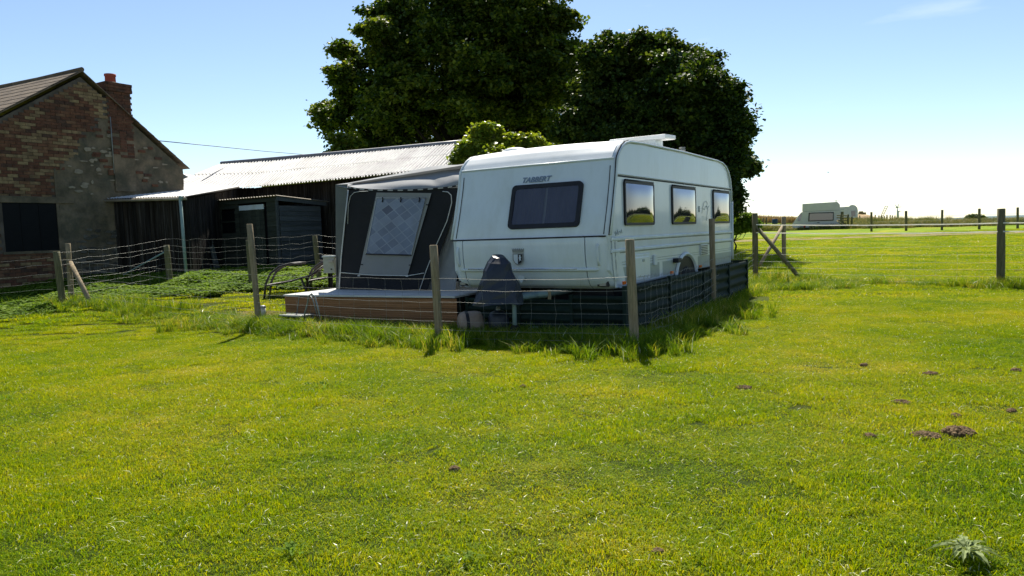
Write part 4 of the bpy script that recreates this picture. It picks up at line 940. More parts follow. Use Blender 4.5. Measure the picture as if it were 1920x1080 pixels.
# bricks: running bond with individual bricks; render patch area excluded
BL, BHt, GAP = .222, .066, .009
def rendered(s, z):   # lower right area carries grey render; ragged boundary
    nb = noise.noise(Vector((s*1.5, z*1.5, 2)))*.40+noise.noise(Vector((s*5, z*6, 5)))*.22+noise.noise(Vector((s*13, z*15, 8)))*.10
    if s < -.78+nb*.1: return False
    line = 3.35+ (s+.78)*.98 if s < .8 else 4.85 - (s-.8)*.62
    return z < line+nb
def in_window(s, z): return -1.98 < s < -.80 and 1.36 < z < 2.60
bricks = []
row = 0; z = .55
while z < 5.6:
    s = S0+(.115 if row % 2 else 0)
    while s < S1-.05:
        l = BL; sc, zc = s+l/2, z+BHt/2
        if not rendered(sc, zc) and not (in_window(sc, zc) or in_window(sc-l*.4, zc) or in_window(sc+l*.4, zc)) and gtop(sc-l/2) > z+BHt+.02 and gtop(sc+l/2) > z+BHt+.02:
            bricks.append((sc, zc))
        s += l+GAP
    z += BHt+GAP; row += 1
def pick_brick(s, z):
    n1 = noise.noise(Vector((s*.8, z*1.0, 0))); n2 = noise.noise(Vector((s*3, z*6, 7)))
    if z > 3.9: buff = .58+n1*1.0+n2*.5
    elif z > 3.1: buff = .30+n1*.5+n2*.3
    else: buff = .30+n1*.6+n2*.4
    if random.random() < buff: return random.choice([4, 5, 7, 4, 3])
    return random.choice([0, 1, 2, 0, 3, 6, 1])
bme = []
for i in range(8):
    b = MB(); b.box((0, 0, 0), BL, .02, BHt); me = b.mesh('brick', BRM[i]); bme.append(me)
hrot = axm(HG, HN, ZU)
bricks.sort(key=lambda q: -q[1] if True else 0)
vis = [q for q in bricks if q[0] > -2.35]
rest = [q for q in bricks if q[0] <= -2.35]
for i, (s, z) in enumerate(vis[:300]):
    inst('brick', bme[pick_brick(s, z)], hs, Hh(s, -.010+random.uniform(-.003, .003), z), hrot)
b = MB()
for s, z in vis[300:]+rest: b.box(Hh(s+random.uniform(-.003, .003), -.010+random.uniform(-.003, .003), z), BL, .02, BHt, (HG, HN, ZU), mi=pick_brick(s, z))
o = b.build('brickwork', BRM, hs); o['kind'] = 'stuff'
# render patch: slab with ragged outline, plus flakes, exposed bricks
b = MB(); nu, nv = 90, 80; s_a, s_b, z_a, z_b = -.86, S1, .3, 5.0
idx = {}
for i in range(nu+1):
    for j in range(nv+1):
        s = s_a+(s_b-s_a)*i/nu; z = z_a+(z_b-z_a)*j/nv; zz = min(z, gtop(s)-.09)
        idx[i, j] = len(b.v); b.v.append(Hh(s, -.012-.020*abs(noise.noise(Vector((s*2.2, z*2.2, 0))))-.016*noise.noise(Vector((s*7, z*8, 1)))-.010*noise.noise(Vector((s*17, z*19, 4))), zz))
for i in range(nu):
    for j in range(nv):
        s = s_a+(s_b-s_a)*(i+.5)/nu; z = z_a+(z_b-z_a)*(j+.5)/nv
        if rendered(s, z) and z < gtop(s)-.05: b.f.append([idx[i, j], idx[i+1, j], idx[i+1, j+1], idx[i, j+1]]); b.sm.append(True); b.mi.append(0)
b.build('render_patch', 'render', hs)
def blob(b, s, z, rs, rz, d):
    n = 9; ps = [Hh(s+cos(2*pi*k/n)*rs*random.uniform(.6, 1.2), -d, z+sin(2*pi*k/n)*rz*random.uniform(.6, 1.2)) for k in range(n)]; b.prism(ps, HN*.012)
for _ in range(46):
    s = random.uniform(-.5, 2.2); z = random.uniform(2.7, 4.4)
    if rendered(s, z+.15) and z < gtop(s)-.3:
        b = MB(); blob(b, s, z, random.uniform(.03, .13), random.uniform(.015, .06), random.uniform(.036, .042)); b.build('render_flake', 'render_pale', hs)
for _ in range(26):
    s = random.uniform(.1, 1.9); z = random.uniform(2.9, 4.6)
    if rendered(s, z) and z < gtop(s)-.3: inst('brick', bme[random.choice([0, 1, 2, 6])], hs, Hh(s, -.030, z), hrot, (random.uniform(.6, 1), 1, 1))
for _ in range(70):   # dark rubble showing at the foot of the wall
    s = random.uniform(-.3, .7); z = random.uniform(.5, 1.9); b = MB(); blob(b, s, z, random.uniform(.06, .14), random.uniform(.03, .06), .045); b.build('rubble_stone', 'stone', hs)
# lintel, window opening with panes
b = MB(); b.box(Hh(-1.6, -.012, 2.665-.07), 2.4+.0, .06, .15, (HG, HN, ZU)); b.build('lintel', 'render', hs, bevel=.008)
b = MB(); b.box(Hh(-1.39, -.003, 1.97), 1.17, .01, 1.20, (HG, HN, ZU)); wn = b.build('window', 'window_dark', hs)
b = MB(); b.box(Hh(-1.39, -.006, 1.375), 1.3, .06, .06, (HG, HN, ZU)); b.build('sill', 'render', wn)
for s in (-1.60, -1.2): b = MB(); b.box(Hh(s, -.014, 1.97), .03, .010, 1.18, (HG, HN, ZU)); b.build('glazing_bar', 'window_dark', wn)
# second panel left of the frame edge pier
b = MB(); b.box(Hh(-.79, -.015, 1.7), .05, .04, 3.3, (HG, HN, ZU)); b.build('quoin_strip', 'render', hs)
# chimney
ch = MB(); ch.box(Hh(.93, .30, 4.9), .60, .62, 1.35, (HG, HN, ZU)); cho = ch.build('chimney', 'mortar', hs)
BD = .11
crow = 0; z = 4.30
cb = [MB() for _ in range(3)]; bsmall = []
for i in range(8):
    b = MB(); b.box((0, 0, 0), .195, .02, BHt); bsmall.append(b.mesh('brick', BRM[i]))
while z < 5.62:
    w = .62 if z < 5.38 else .72; yy = -.02 if z < 5.38 else -.06
    for k in range(3):
        s = .93 + (k-1)*.205+(.03 if crow % 2 else -.03)
        if z > gtop(s)-.9:
            inst('brick', bsmall[random.choice([0, 2, 6, 0, 2])], cho, Hh(s, yy-.0+random.uniform(-.004, .004), z), hrot, (1.0 if z < 5.38 else 1.12, 1, 1))
            inst('brick', bsmall[random.choice([0, 2, 6, 0, 1])], cho, Hh(.93+(.31 if z < 5.38 else .36), .30+(k-1)*.205, z), axm(HN, -HG, ZU), (1.0 if z < 5.38 else 1.12, 1, 1))
    z += BHt+GAP; crow += 1
b = MB(); b.box(Hh(.93, .30, 5.50), .70, .70, .24, (HG, HN, ZU)); b.build('chimney_cap', BRM[6], cho, bevel=.02)
b = MB(); b.grid(lambda a, c: Hh(.93+(.35*cos(a*2*pi))*(1-c*.9), .30+(.35*sin(a*2*pi))*(1-c*.9), 5.61+.07*sin(c*pi/2)), 18, 5); b.build('flaunching', 'render', cho)
b = MB(); b.lathe(Hh(.93, .30, 5.62), [(.13, 0), (.125, .2), (.14, .21), (.14, .26), (.105, .26), (.10, .0)], 18); b.build('chimney_pot', 'terracotta', cho)
b = MB(); b.box(Hh(.93, -.045, 3.6), .56, .05, 1.5, (HG, HN, ZU)); b.build('chimney_breast', 'render', hs, bevel=.01)
for z_ in np.arange(3.75, 4.36, BHt+GAP):
    for k in range(3):
        if random.random() < .75: inst('brick', bsmall[random.choice([0, 2, 6])], hs, Hh(.93+(k-1)*.19, -.072, float(z_)), hrot, (.9, 1, 1))
b = MB(); b.tube([Hh(.62, -.09, 3.3), Hh(.625, -.09, 4.72)], .012, 5); b.build('conduit', 'steel', hs)

# ================================================================ BARN AND LEAN-TO
bn = thing('barn', (-6, 21, .6), 'long dark boarded barn under a silver corrugated iron roof', 'barn')
ridge_c = [Vector((-9.88, 25.5, 4.15)), at(506, 300.6, 24.9), at(700, 284, 23.3), at(880, 267.5, 21.6)]
eave_c = [Vector((-10.35, 22.3, 3.2)), at(458, 349.5, 22.3), at(640, 332.5, 20.3), at(838, 312.5, 18.1)]
RTS = [0, .21, .62, 1.0]
def ip(cs, t):
    t = max(0, min(1, t)); i = 0 if t < RTS[1] else 1 if t < RTS[2] else 2; x = i+(t-RTS[i])/(RTS[i+1]-RTS[i]); i = min(len(cs)-2, int(x)); return cs[i].lerp(cs[i+1], x-i)
NS = 17
def corr_sheet(fa, fb, t0, t1, waves, amp, lift=0, nv=6, over=.0):
    b = MB(); nu = waves*8
    def f(a, c):
        t = t0+(t1-t0)*a; p = fa(t).lerp(fb(t), c)
        return p+ZU*(amp*sin(a*waves*2*pi)+lift)
    b.grid(f, nu, nv); return b
for k in range(NS):
    t0, t1 = k/NS, (k+1)/NS+.003
    for (c0, c1, lf) in ((0, .53, .012), (.5, 1.04, 0)):
        fa = lambda t, c0=c0: ip(ridge_c, min(1, t)).lerp(ip(eave_c, min(1, t)), c0); fb = lambda t, c1=c1: ip(ridge_c, min(1, t)).lerp(ip(eave_c, min(1, t)), c1)
        b = corr_sheet(fa, fb, t0, t1, 5, .026, lf+random.uniform(0, .006)); b.build('roof_sheet', 'roof_sheet', bn)
b = MB(); b.tube([ip(ridge_c, t/10)+ZU*.03 for t in range(11)], .075, 8); b.build('ridge_cap', 'ridge', bn)
# back slope and gable wall at the right end
back_c = [p+Vector((1.0, 3.0, -1.0)) for p in ridge_c]
b = MB(); b.grid(lambda a, c: ip(ridge_c, a).lerp(ip(back_c, a), c), 20, 2); b.build('back_roof', 'roof_sheet', bn)
E, Rg, Bk = eave_c[-1]-Vector((.06, 0, .04)), ridge_c[-1]-Vector((.06, 0, .06)), back_c[-1]-Vector((.06, 0, .04))
me_b = None
for k in range(30):
    t = (k+.5)/30; p = E.lerp(Bk, t); top = (E.z+(Rg.z-E.z)*min(1, t*2)) if t < .5 else (Rg.z+(Bk.z-Rg.z)*(t-.5)*2); d = (Bk-E); d.z = 0; L = d.length/30; d.normalize()
    b = MB(); b.box((p.x, p.y, (top+.5)/2), .02, L*.93, top-.5, (Vector((d.y, -d.x, 0)), d, ZU)); b.build('gable_board', 'shed_side', bn)
b = MB(); q0 = eave_c[-1]+Vector((.02, 0, -.03)); q1 = ridge_c[-1]+Vector((.02, 0, -.03)); b.prism([q0, q1, q1-ZU*.12, q0-ZU*.12], (.025, 0, 0)); b.build('barge_board', 'boards', bn)
# vertical boards along the eave wall
nb_ = 92; inner = Vector((.25, .30, 0))
b = MB(); b.grid(lambda a, c: (ip(eave_c, a)+inner*1.25)*1.0 + ZU*(-.05-(ip(eave_c, a).z-.3)*c), 40, 1); b.build('wall_backing', 'black', bn)
for k in range(nb_):
    t = (k+.5)/nb_; p = ip(eave_c, t)+inner; d = ip(eave_c, min(1, t+.01))-ip(eave_c, max(0, t-.01)); d.z = 0; d.normalize()
    L = (ip(eave_c, (k+1)/nb_)-ip(eave_c, k/nb_)).length
    zt = p.z-.03; zb_ = .35; b = MB(); wv = L*random.uniform(.86, .97)
    b.box(p+Vector((0, random.uniform(-.012, .012), 0))+ZU*((zt+zb_)/2-p.z), wv, .022, zt-zb_, (d, Vector((-d.y, d.x, 0)), ZU))
    for v in b.v[:4]: v += ZU*random.uniform(-.03, .03)
    b.build('wall_board', 'boards', bn)
# lean-to
lt = thing('lean_to', (-9, 18.4, .6), 'dark boarded lean-to with low pale corrugated roof between brick house and barn', 'shed')
A_, B_, C_, D_ = Vector((-10.19, 18.66, 2.65)), at(347, 369, 18.1), at(448, 350.5, 22.3), Vector((-10.5, 23.4, 3.42))
for k in range(6):
    t0, t1 = k/6, (k+1)/6+.004
    b = corr_sheet(lambda t: D_.lerp(C_, min(1, t)), lambda t: A_.lerp(B_, min(1, t)), t0, t1, 5, .014, .012, 8); b.build('roof_sheet', 'roof_sheet2', lt)
b = MB(); b.tube([B_+Vector((0, 0, -.02)), C_+Vector((0, 0, -.02))], .03, 4); b.build('verge', 'boards', lt)
def boards_between(p, q, zt_p, zt_q, zb_, n, name, m, par):
    p = Vector(p); q = Vector(q); d = (q-p); d.z = 0; L = d.length/n; d.normalize(); nn = Vector((-d.y, d.x, 0))
    for k in range(n):
        t = (k+.5)/n; c = p.lerp(q, t); zt = zt_p+(zt_q-zt_p)*t
        b = MB(); b.box((c.x+nn.x*random.uniform(-.01, .01), c.y+nn.y*random.uniform(-.01, .01), (zt+zb_)/2), L*random.uniform(.88, .97), .022, zt-zb_, (d, nn, ZU)); b.build(name, m, par)
boards_between(A_+Vector((.1, .15, 0)), B_+Vector((-.05, .12, 0)), 2.60, 2.58, .4, 16, 'wall_board', 'boards', lt)
boards_between(B_+Vector((-.05, .14, 0)), C_+Vector((-.05, 0, 0)), 2.57, 3.1, .4, 26, 'wall_board', 'boards', lt)
b = MB(); b.add([A_+Vector((.1, .3, -.1)), B_+Vector((-.1, .3, -.1)), Vector((B_.x-.1, B_.y+.3, .3)), Vector((A_.x+.1, A_.y+.3, .3))], [(0, 1, 2, 3)]); b.add([B_+Vector((-.15, .3, -.1)), C_+Vector((-.15, 0, -.1)), Vector((C_.x-.15, C_.y, .3)), Vector((B_.x-.15, B_.y+.3, .3))], [(0, 1, 2, 3)]); b.build('wall_backing', 'black', lt)
b = MB(); pz = at(338, 372, 18.0); b.tube([pz, Vector((pz.x+.02, 18.0, .5))], .04, 8); b.tube([pz+Vector((-.02, 0, .02)), pz+Vector((.06, 0, .0))], .055, 8); b.build('downpipe', 'pipe', lt)
b = MB(); b.tube([A_+Vector((0, -.06, -.05)), B_+Vector((0.05, -.06, -.05))], .035, 6); b.build('gutter', 'rust_sheet', lt)
b = MB(); p = at(232, 515, 17.6); q = at(313, 470, 17.3); b.tube([p, q], .02, 5); o = b.build('leaning_pole', 'pipe', loc=p); tag(o, 'thin grey pole leaning diagonally in the weeds before the dark lean-to', 'pole')
for k, (px, t_) in enumerate(((372, .05), (386, .1), (398, .08))):
    p = at(px, 512, 19.6); b = MB(); b.box(p+Vector((t_, 0, .28)), .2, .02, .9, (Vector((cos(.1*k), 0, sin(.1*k))), Vector((0, 1, 0)), Vector((-sin(.1*k), 0, cos(.1*k)))))
    o = b.build('leaning_board', 'shed_side', loc=p); tag(o, ('leftmost', 'middle', 'rightmost')[k]+' of three grey boards propped against the dark barn wall left of the shed', 'board', 'boards leaning left of the shed')
# small shed
sh = thing('garden_shed', (-6.1, 19.4, .55), 'small grey green timber shed with plank door standing against the barn', 'shed')
SC = Vector((-6.1, 19.4, 0)); fd = Wd; sdv = S
def Sh(a, c, z): return SC+fd*a+sdv*c+ZU*z     # a along front to the left, c back
FWd, SDp = 2.95, 1.5
b = MB(); b.box(Sh(FWd/2, SDp/2+.02, 1.35), FWd-.06, SDp-.06, 1.9, (fd, sdv, ZU)); b.build('inner_walls', 'black', sh)
nbd = 15; bh = 2.0/nbd
def clap(a0, a1, c0, c1, z, h, m, nm='weatherboard'):
    p, q = Sh(a0, c0, z), Sh(a1, c1, z); d = (q-p).normalized(); nn = Vector((d.y, -d.x, 0))
    if (p+nn).length > (p-nn).length and nm: pass
    nn = nn if (nn.dot(-p) > 0) else -nn
    b = MB(); b.add([p+nn*.028, q+nn*.028, q+nn*.012+ZU*h, p+nn*.012+ZU*h, p, q, q+ZU*h, p+ZU*h], [(0, 1, 2, 3), (3, 2, 6, 7), (1, 0, 4, 5), (0, 3, 7, 4), (2, 1, 5, 6)]); b.build(nm, m, sh)
for k in range(nbd):
    z = .5+k*bh
    zt = z+bh
    win = 1.70 < z+bh/2 < 2.32
    if zt < 2.56:
        segs = [(0.05, .42)] + ([(1.55, 1.72), (2.28, FWd-.03)] if win else [(1.55, FWd-.03)])
        for a0, a1 in segs: clap(a0, a1, 0, 0, z, bh*1.05, 'shed')
    if zt < 2.42: clap(0, 0, 0.03, SDp, z, bh*1.05, 'shed_side')
b = MB()
for k in range(6): b.box(Sh(.52+.16*k+.1, -.012, 1.42), .15, .02, 1.78, (fd, sdv, ZU))
parts = b
for k in range(6):
    b = MB(); b.box(Sh(.53+.165*k+.08, -.016, 1.40), .155, .024, 1.8, (fd, sdv, ZU)); b.build('door_board', 'shed', sh)
b = MB(); b.box(Sh(1.0, -.035, 2.37), .98, .025, .13, (fd, sdv, ZU)); b.build('white_lintel_strip', 'white_trim', sh)
b = MB(); b.box(Sh(.0, -.03, 1.52), .07, .05, 2.05, (fd, sdv, ZU)); b.build('corner_board', 'shed_side', sh)
b = MB(); b.box(Sh(2.0, -.008, 2.02), .54, .02, .6, (fd, sdv, ZU)); wn = b.build('window', 'window_dark', sh)
b = MB(); b.box(Sh(2.0, -.028, 2.02), .56, .02, .035, (fd, sdv, ZU)); b.build('glazing_bar', 'shed', wn)
b = MB(); nwv = 30
b.grid(lambda a, c: Sh(-.14+(FWd+.3)*a, -.16+(SDp+.4)*c, 2.63-.13*c+.014*sin(a*nwv*2*pi)), nwv*6, 2); b.build('roof_sheet', 'rust_sheet', sh)
b = MB(); b.prism([Sh(-.09, -.1, 2.50), Sh(-.09, SDp+.16, 2.39), Sh(-.09, SDp+.16, 2.50), Sh(-.09, -.1, 2.61)], fd*.025); b.build('barge_board', 'shed_side', sh)
b = MB(); b.box(Sh(FWd/2, -.03, 2.54), FWd, .04, .1, (fd, sdv, ZU)); b.build('fascia', 'shed', sh)
# overhead cable from house over the barn
b = MB(); b.tube([at(298, 264, 20), at(400, 274, 24), at(500, 284, 28), at(600, 292, 32), at(700, 299, 36), at(800, 303, 40)], .012, 5)
o = b.build('overhead_cable', 'black', loc=at(298, 264, 20)); tag(o, 'thin black overhead cable crossing the sky from brick gable toward the barn roof', 'cable')
# barn roofs behind the house corner
b = MB(); p0 = at(341, 325, 30); b.prism([p0, at(356, 333, 30), at(356, 345, 30), at(341, 345, 30)], (0, 3, 0)); o = b.build('roof_corner', 'ridge', loc=p0); o.name = 'outbuilding'; tag(o, 'corner of a dark outbuilding roof just right of the brick house', 'building')

# ================================================================ GARDEN FURNITURE
def garden_chair(cx, cy, z, ang, label):
    t = thing('garden_chair', (cx, cy, z), label, 'chair', 'reclining garden chairs behind the fence')
    X = Vector((cos(ang), sin(ang), 0)); Y = Vector((-sin(ang), cos(ang), 0)); c = Vector((cx, cy, z))
    P = lambda a, d, h: c+X*a+Y*d+ZU*h
    for sy in (-.27, .27):
        b = MB(); b.tube([P(-.45, sy, 0), P(-.40, sy, .30), P(-.30, sy, .50), P(-.12, sy, .63), P(.1, sy, .68), P(.32, sy, .67)], .024, 6); b.build('arm_frame', 'dark_steel', t)
        b = MB(); b.tube([P(.42, sy, 0), P(.30, sy, .36)], .022, 6); b.build('leg', 'dark_steel', t)
        b = MB(); b.tube([P(-.40, sy, .26), P(.1, sy, .33), P(.5, sy, .44), P(.75, sy, .62)], .015, 6); b.build('seat_rail', 'dark_steel', t)
    for a, h in ((-.40, .26), (.45, .42), (.75, .62)):
        b = MB(); b.tube([P(a, -.27, h), P(a, .27, h)], .014, 6); b.build('cross_bar', 'dark_steel', t)
    b = MB(); b.grid(lambda a, q: P(-.38+1.1*a, -.25+.5*q, .275+.17*a+.17*a**4-.02*sin(pi*a)), 10, 4); b.grid(lambda a, q: P(-.38+1.1*a, -.25+.5*q, .265+.17*a+.17*a**4-.02*sin(pi*a)), 10, 4); b.build('seat', 'cushion', t)
gz = terrain(-4.7, 14.6)
garden_chair(-4.55, 14.9, gz, .12, 'bronze tube garden recliner with pale seat, left one of the pair near the deck')
garden_chair(-3.85, 15.4, gz+.03, .12, 'bronze tube garden recliner with pale seat, right one beside the electric box')
eb_ = at(619, 512, 14.6); ez = terrain(eb_.x, 14.6)
t = thing('electric_box', (eb_.x, 14.6, ez), 'weathered white electric hook-up box on a short post left of the awning', 'electric box')
b = MB(); b.box((eb_.x, 14.6, eb_.z+.16), .22, .16, .32); b.build('cabinet', 'box', t, bevel=.01)
b = MB(); b.box((eb_.x+.05, 14.5, eb_.z+.24), .09, .05, .06); b.build('socket_cover', 'cushion', t, bevel=.006)
b = MB(); b.box((eb_.x, 14.6, eb_.z+.335), .25, .19, .03); b.build('lid', 'white_trim', t)
b = MB(); b.box((eb_.x, 14.6, (ez+eb_.z)/2), .08, .08, eb_.z-ez+.1); b.build('post', 'boards', t)
b = MB(); b.lathe((eb_.x+.05, 14.515, eb_.z+.08), [(0, 0), (.015, 0), (.015, .01)], 8, axis=(0, -1, 0)); b.build('switch', 'rubber', t)
# step stool by the deck
st = at(558, 585, 11.6); sz = terrain(st.x, st.y)
t = thing('caravan_step', (st.x, st.y, sz), 'grey metal caravan step with tubular hand rail beside the deck', 'step')
X = -fd; Y = sdv; cS = Vector((st.x, st.y, sz)); P = lambda a, d, h: cS+X*a+Y*d+ZU*h
b = MB(); b.box(P(-.03, 0, .20), .50, .30, .03, (X, Y, ZU)); b.build('tread', 'steel', t, bevel=.01)
for a in (-.24, .2):
    for d in (-.12, .12): b = MB(); b.tube([P(a, d, .19), P(a*1.1, d*1.15, -.02)], .014, 6); b.build('leg', 'steel', t)
b = MB(); b.tube([P(.18, -.12, .12), P(.28, -.12, .22), P(.36, -.12, .40), P(.40, -.12, .52), P(.47, -.12, .56), P(.53, -.12, .52), P(.58, -.12, .35), P(.66, -.12, .05)], .014, 6); b.build('hand_rail', 'steel', t)
b = MB(); b.tube([P(-.13, .1, .2), P(-.08, .1, .40), P(-.05, .1, .50), P(.2, .1, .50), P(.25, .1, .45), P(.33, .1, .2)], .010, 6); b.build('upper_frame', 'steel', t)
# solar lamp
sl = at(493, 588, 11.9); z0 = terrain(sl.x, sl.y)
t = thing('solar_lamp', (sl.x, sl.y, z0), 'small solar garden lamp with white lens beside the tall fence post', 'lamp')
b = MB(); b.tube([(sl.x, sl.y, z0-.02), (sl.x, sl.y, z0+.17)], .018, 6); b.build('stake', 'post', t)
b = MB(); b.lathe((sl.x, sl.y, z0+.16), [(0, 0), (.045, .0), (.05, .13), (0, .13)], 12); b.build('lens', 'box', t)
b = MB(); b.lathe((sl.x, sl.y, z0+.29), [(.052, 0), (.055, .025), (.03, .04), (0, .04)], 12); b.build('cap', 'steel', t)

# ================================================================ TREES
def leaves_mesh(name, centers, per, spread, size, m, parent, flat=.55, org=None):
    n = len(centers)*per; C = np.repeat(np.asarray(centers, float), per, 0); P = C+rng.normal(0, 1, (n, 3))*np.array([spread, spread, spread*.55])
    az = rng.uniform(0, 2*pi, n); tilt = rng.normal(-.25, .45, n); roll = rng.normal(0, flat, n); s = size*rng.uniform(.6, 1.25, n)
    d = np.stack([np.cos(az)*np.cos(tilt), np.sin(az)*np.cos(tilt), np.sin(tilt)], 1)
    side = np.stack([-np.sin(az)*np.cos(roll), np.cos(az)*np.cos(roll), np.sin(roll)], 1)
    up = np.cross(d, side)
    q = np.array([[0, 0, 0], [.35, .5, .04], [.75, .30, .0], [1, 0, -.12], [.75, -.30, 0], [.35, -.5, .04]])
    V = P[:, None, :]+s[:, None, None]*(q[None, :, 0:1]*d[:, None, :]+q[None, :, 1:2]*side[:, None, :]+q[None, :, 2:3]*up[:, None, :])
    V = V.reshape(-1, 3)-np.array(org); me = bpy.data.meshes.new(name); me.vertices.add(len(V)); me.vertices.foreach_set('co', V.astype(np.float32).ravel())
    base = np.arange(n)[:, None]*6; F_ = (base+np.array([[0, 1, 2, 3, 0, 3, 4, 5]])).ravel()
    me.loops.add(n*8); me.loops.foreach_set('vertex_index', F_.astype(np.int32)); me.polygons.add(n*2)
    me.polygons.foreach_set('loop_start', (np.arange(n*2)*4).astype(np.int32)); me.materials.append(M[m]); me.update(calc_edges=True)
    o = link(bpy.data.objects.new(name, me)); o.parent = parent; ORIG[o] = ORIG[parent]; return o
def lobe_points(lobes, dens, D, depth, seed=0):
    """twig points gathered in sub-clumps on each lobe's skin, plus a thinner filling inside"""
    out = []; tips = []; k_ = D/33
    for px, py, r in lobes:
        c = at(px, py, D+rng.uniform(-depth, depth)*.5); rr = r*D/F*.90; tips.append(c); sc = min(.55*k_, rr*.33)
        n = max(6, int(dens*(1.7 if px < 712 and D > 35 else 3.4)*(rr/sc)**2*.55)); v = rng.normal(0, 1, (n, 3)); v /= np.linalg.norm(v, axis=1)[:, None]; rad = rr*rng.uniform(.66, 1.0, n); far_ = rng.random(n) < .32; rad[far_] *= rng.uniform(1.05, 1.36, far_.sum())
        for i in range(n):
            f = 1+.22*noise.noise(Vector(v[i]*2.3)+Vector((px, py, seed))); p = np.array(c)+v[i]*rad[i]*f*np.array([1, 1.1, .95])
            m = rng.integers(7, 15) if not far_[i] else rng.integers(3, 7); q = rng.normal(0, 1, (m, 3))*sc*np.array([.55, .55, .30])*rng.uniform(.45, 1.1); q[:, 2] -= .35*(q[:, 0]**2+q[:, 1]**2)/sc; out.append(p+q)
        m = int(34*dens*(rr/sc)**2*.4); v = rng.normal(0, 1, (m, 3)); v /= np.linalg.norm(v, axis=1)[:, None]; out.append(np.array(c)+v*(rr*rng.uniform(.2, .8, m))[:, None] if not (px < 712 and D > 35) else np.array(c)+v[:m//4]*(rr*rng.uniform(.2, .8, m//4))[:, None])
    return np.concatenate(out), tips
def make_tree(name, base, lobes, D, depth, dens, per, spread, size, m, label, trunk_r, cat='tree', extra=None):
    t = thing(name, base, label, cat); pts, tips = lobe_points(lobes, dens, D, depth); print(name, len(pts)*per); zmin = terrain(base[0], base[1])+.2
    pts = pts[pts[:, 2] > zmin]
    leaves_mesh('crown', pts, per, spread, size, m, t, org=ORIG[t])
    B = Vector(base); b = MB(); top = sum(tips, Vector())/len(tips); fork = B.lerp(top, .35); fork.x = B.x
    b.tube([B-ZU*.2, B.lerp(fork, .5)+Vector((.1, 0, 0)), fork, fork.lerp(top, .6)], [trunk_r*1.25, trunk_r, trunk_r*.85, trunk_r*.4], 10); b.build('trunk', 'bark', t)
    for tip in tips:
        b = MB(); mid = fork.lerp(tip, .5)+Vector((0, 0, -.3)); b.tube([fork, mid, tip], [trunk_r*.42, trunk_r*.25, .02], 6); b.build('limb', 'bark', t)
    return t
LA = [(622, 228, 44), (612, 215, 26), (645, 275, 26), (652, 192, 32), (672, 262, 40), (720, 250, 55), (652, 105, 32), (640, 140, 22), (690, 150, 60), (705, 60, 32), (728, 30, 50), (740, 190, 85), (780, 90, 85), (800, 225, 85), (850, 10, 100), (880, 130, 130),
      (960, -30, 110), (880, 230, 75), (970, 90, 115), (1035, 40, 38), (1040, 150, 72), (990, 210, 85), (1070, 120, 42), (1085, 160, 28), (920, 30, 100), (740, 120, 60), (1015, 250, 45), (820, -70, 90), (930, 190, 90), (700, 215, 45)]
make_tree('broadleaf_tree', G(-1.7, 37.5), LA, 37.5, 6, 1.15, 24, .17, .19, 'tree_a', 'taller broadleaf tree with pale lobed leaf edges, left one behind the barn roof', .42)
LB_ = [(1130, 105, 42), (1160, 100, 45), (1205, 100, 50), (1250, 110, 48), (1300, 130, 48), (1340, 168, 40), (1362, 205, 38), (1376, 250, 32), (1380, 300, 27), (1398, 312, 15), (1170, 170, 80), (1250, 190, 95), (1320, 230, 80), (1120, 190, 70), (1100, 240, 50), (1200, 260, 80),
       (1290, 300, 85), (1350, 310, 50), (1360, 355, 32), (1340, 395, 30), (1365, 385, 16), (1300, 380, 50), (1230, 340, 70), (1080, 245, 38), (1150, 270, 50)]
make_tree('broadleaf_tree', G(7.2, 31), LB_, 31, 5.5, 1.5, 24, .15, .16, 'tree_b', 'rounded dark green tree standing directly behind the caravan roof', .40)
LE = [(886, 282, 12), (902, 266, 12), (913, 248, 8), (916, 258, 9), (936, 277, 12), (960, 270, 8), (966, 280, 9), (990, 268, 7), (994, 280, 8), (1008, 284, 6), (875, 296, 9), (898, 296, 17), (930, 296, 17), (958, 294, 15), (985, 294, 12), (925, 266, 9)]
et = make_tree('elder_bush', G(-.3, 17.6), LE, 17.6, 1.4, 8, 26, .10, .085, 'elder', 'sunlit yellow green elder bush in blossom behind the caravan roof', .06, 'bush')
for px, py in ((902, 252), (915, 243), (926, 258), (881, 288), (896, 296), (873, 300), (966, 262), (915, 270), (940, 268), (890, 270)):
    c = at(px, py, 17.3+random.uniform(-.2, .2)); b = MB()
    for _ in range(60):
        p = c+Vector((random.gauss(0, .055), random.gauss(0, .05), random.gauss(0, .025))); s = .012
        b.add([p, p+Vector((s, 0, s*.4)), p+Vector((s, s, 0)), p+Vector((0, s, s*.3))], [(0, 1, 2, 3)])
    b.build('blossom', 'blossom', et)
# unseen hedge added beyond the right edge: something for the side windows to mirror
hg = thing('hedge', G(32, 28), 'dark uneven hedge added out of view to the right, mirrored in the caravan side windows', 'hedge'); hp = []
for k in range(1500):
    u = random.random(); x = 27+14*u; y = 34-15*u; hmax = 1.9+.9*noise.noise(Vector((x*.5, y*.5, 3)))
    hp.append((x+random.gauss(0, .5), y+random.gauss(0, .5), terrain(x, y)+random.uniform(.1, hmax)))
leaves_mesh('crown', np.array(hp), 18, .25, .22, 'tree_b', hg, org=ORIG[hg])
# small green shrub by the tree foot
LS = [(1385, 418, 12), (1398, 412, 10), (1408, 420, 10), (1375, 425, 10)]
make_tree('shrub', G(10.4, 34), LS, 34, 1.0, 14, 24, .08, .10, 'weeds', 'low green shrub at the foot of the dark tree beside the rail fence', .04, 'bush')

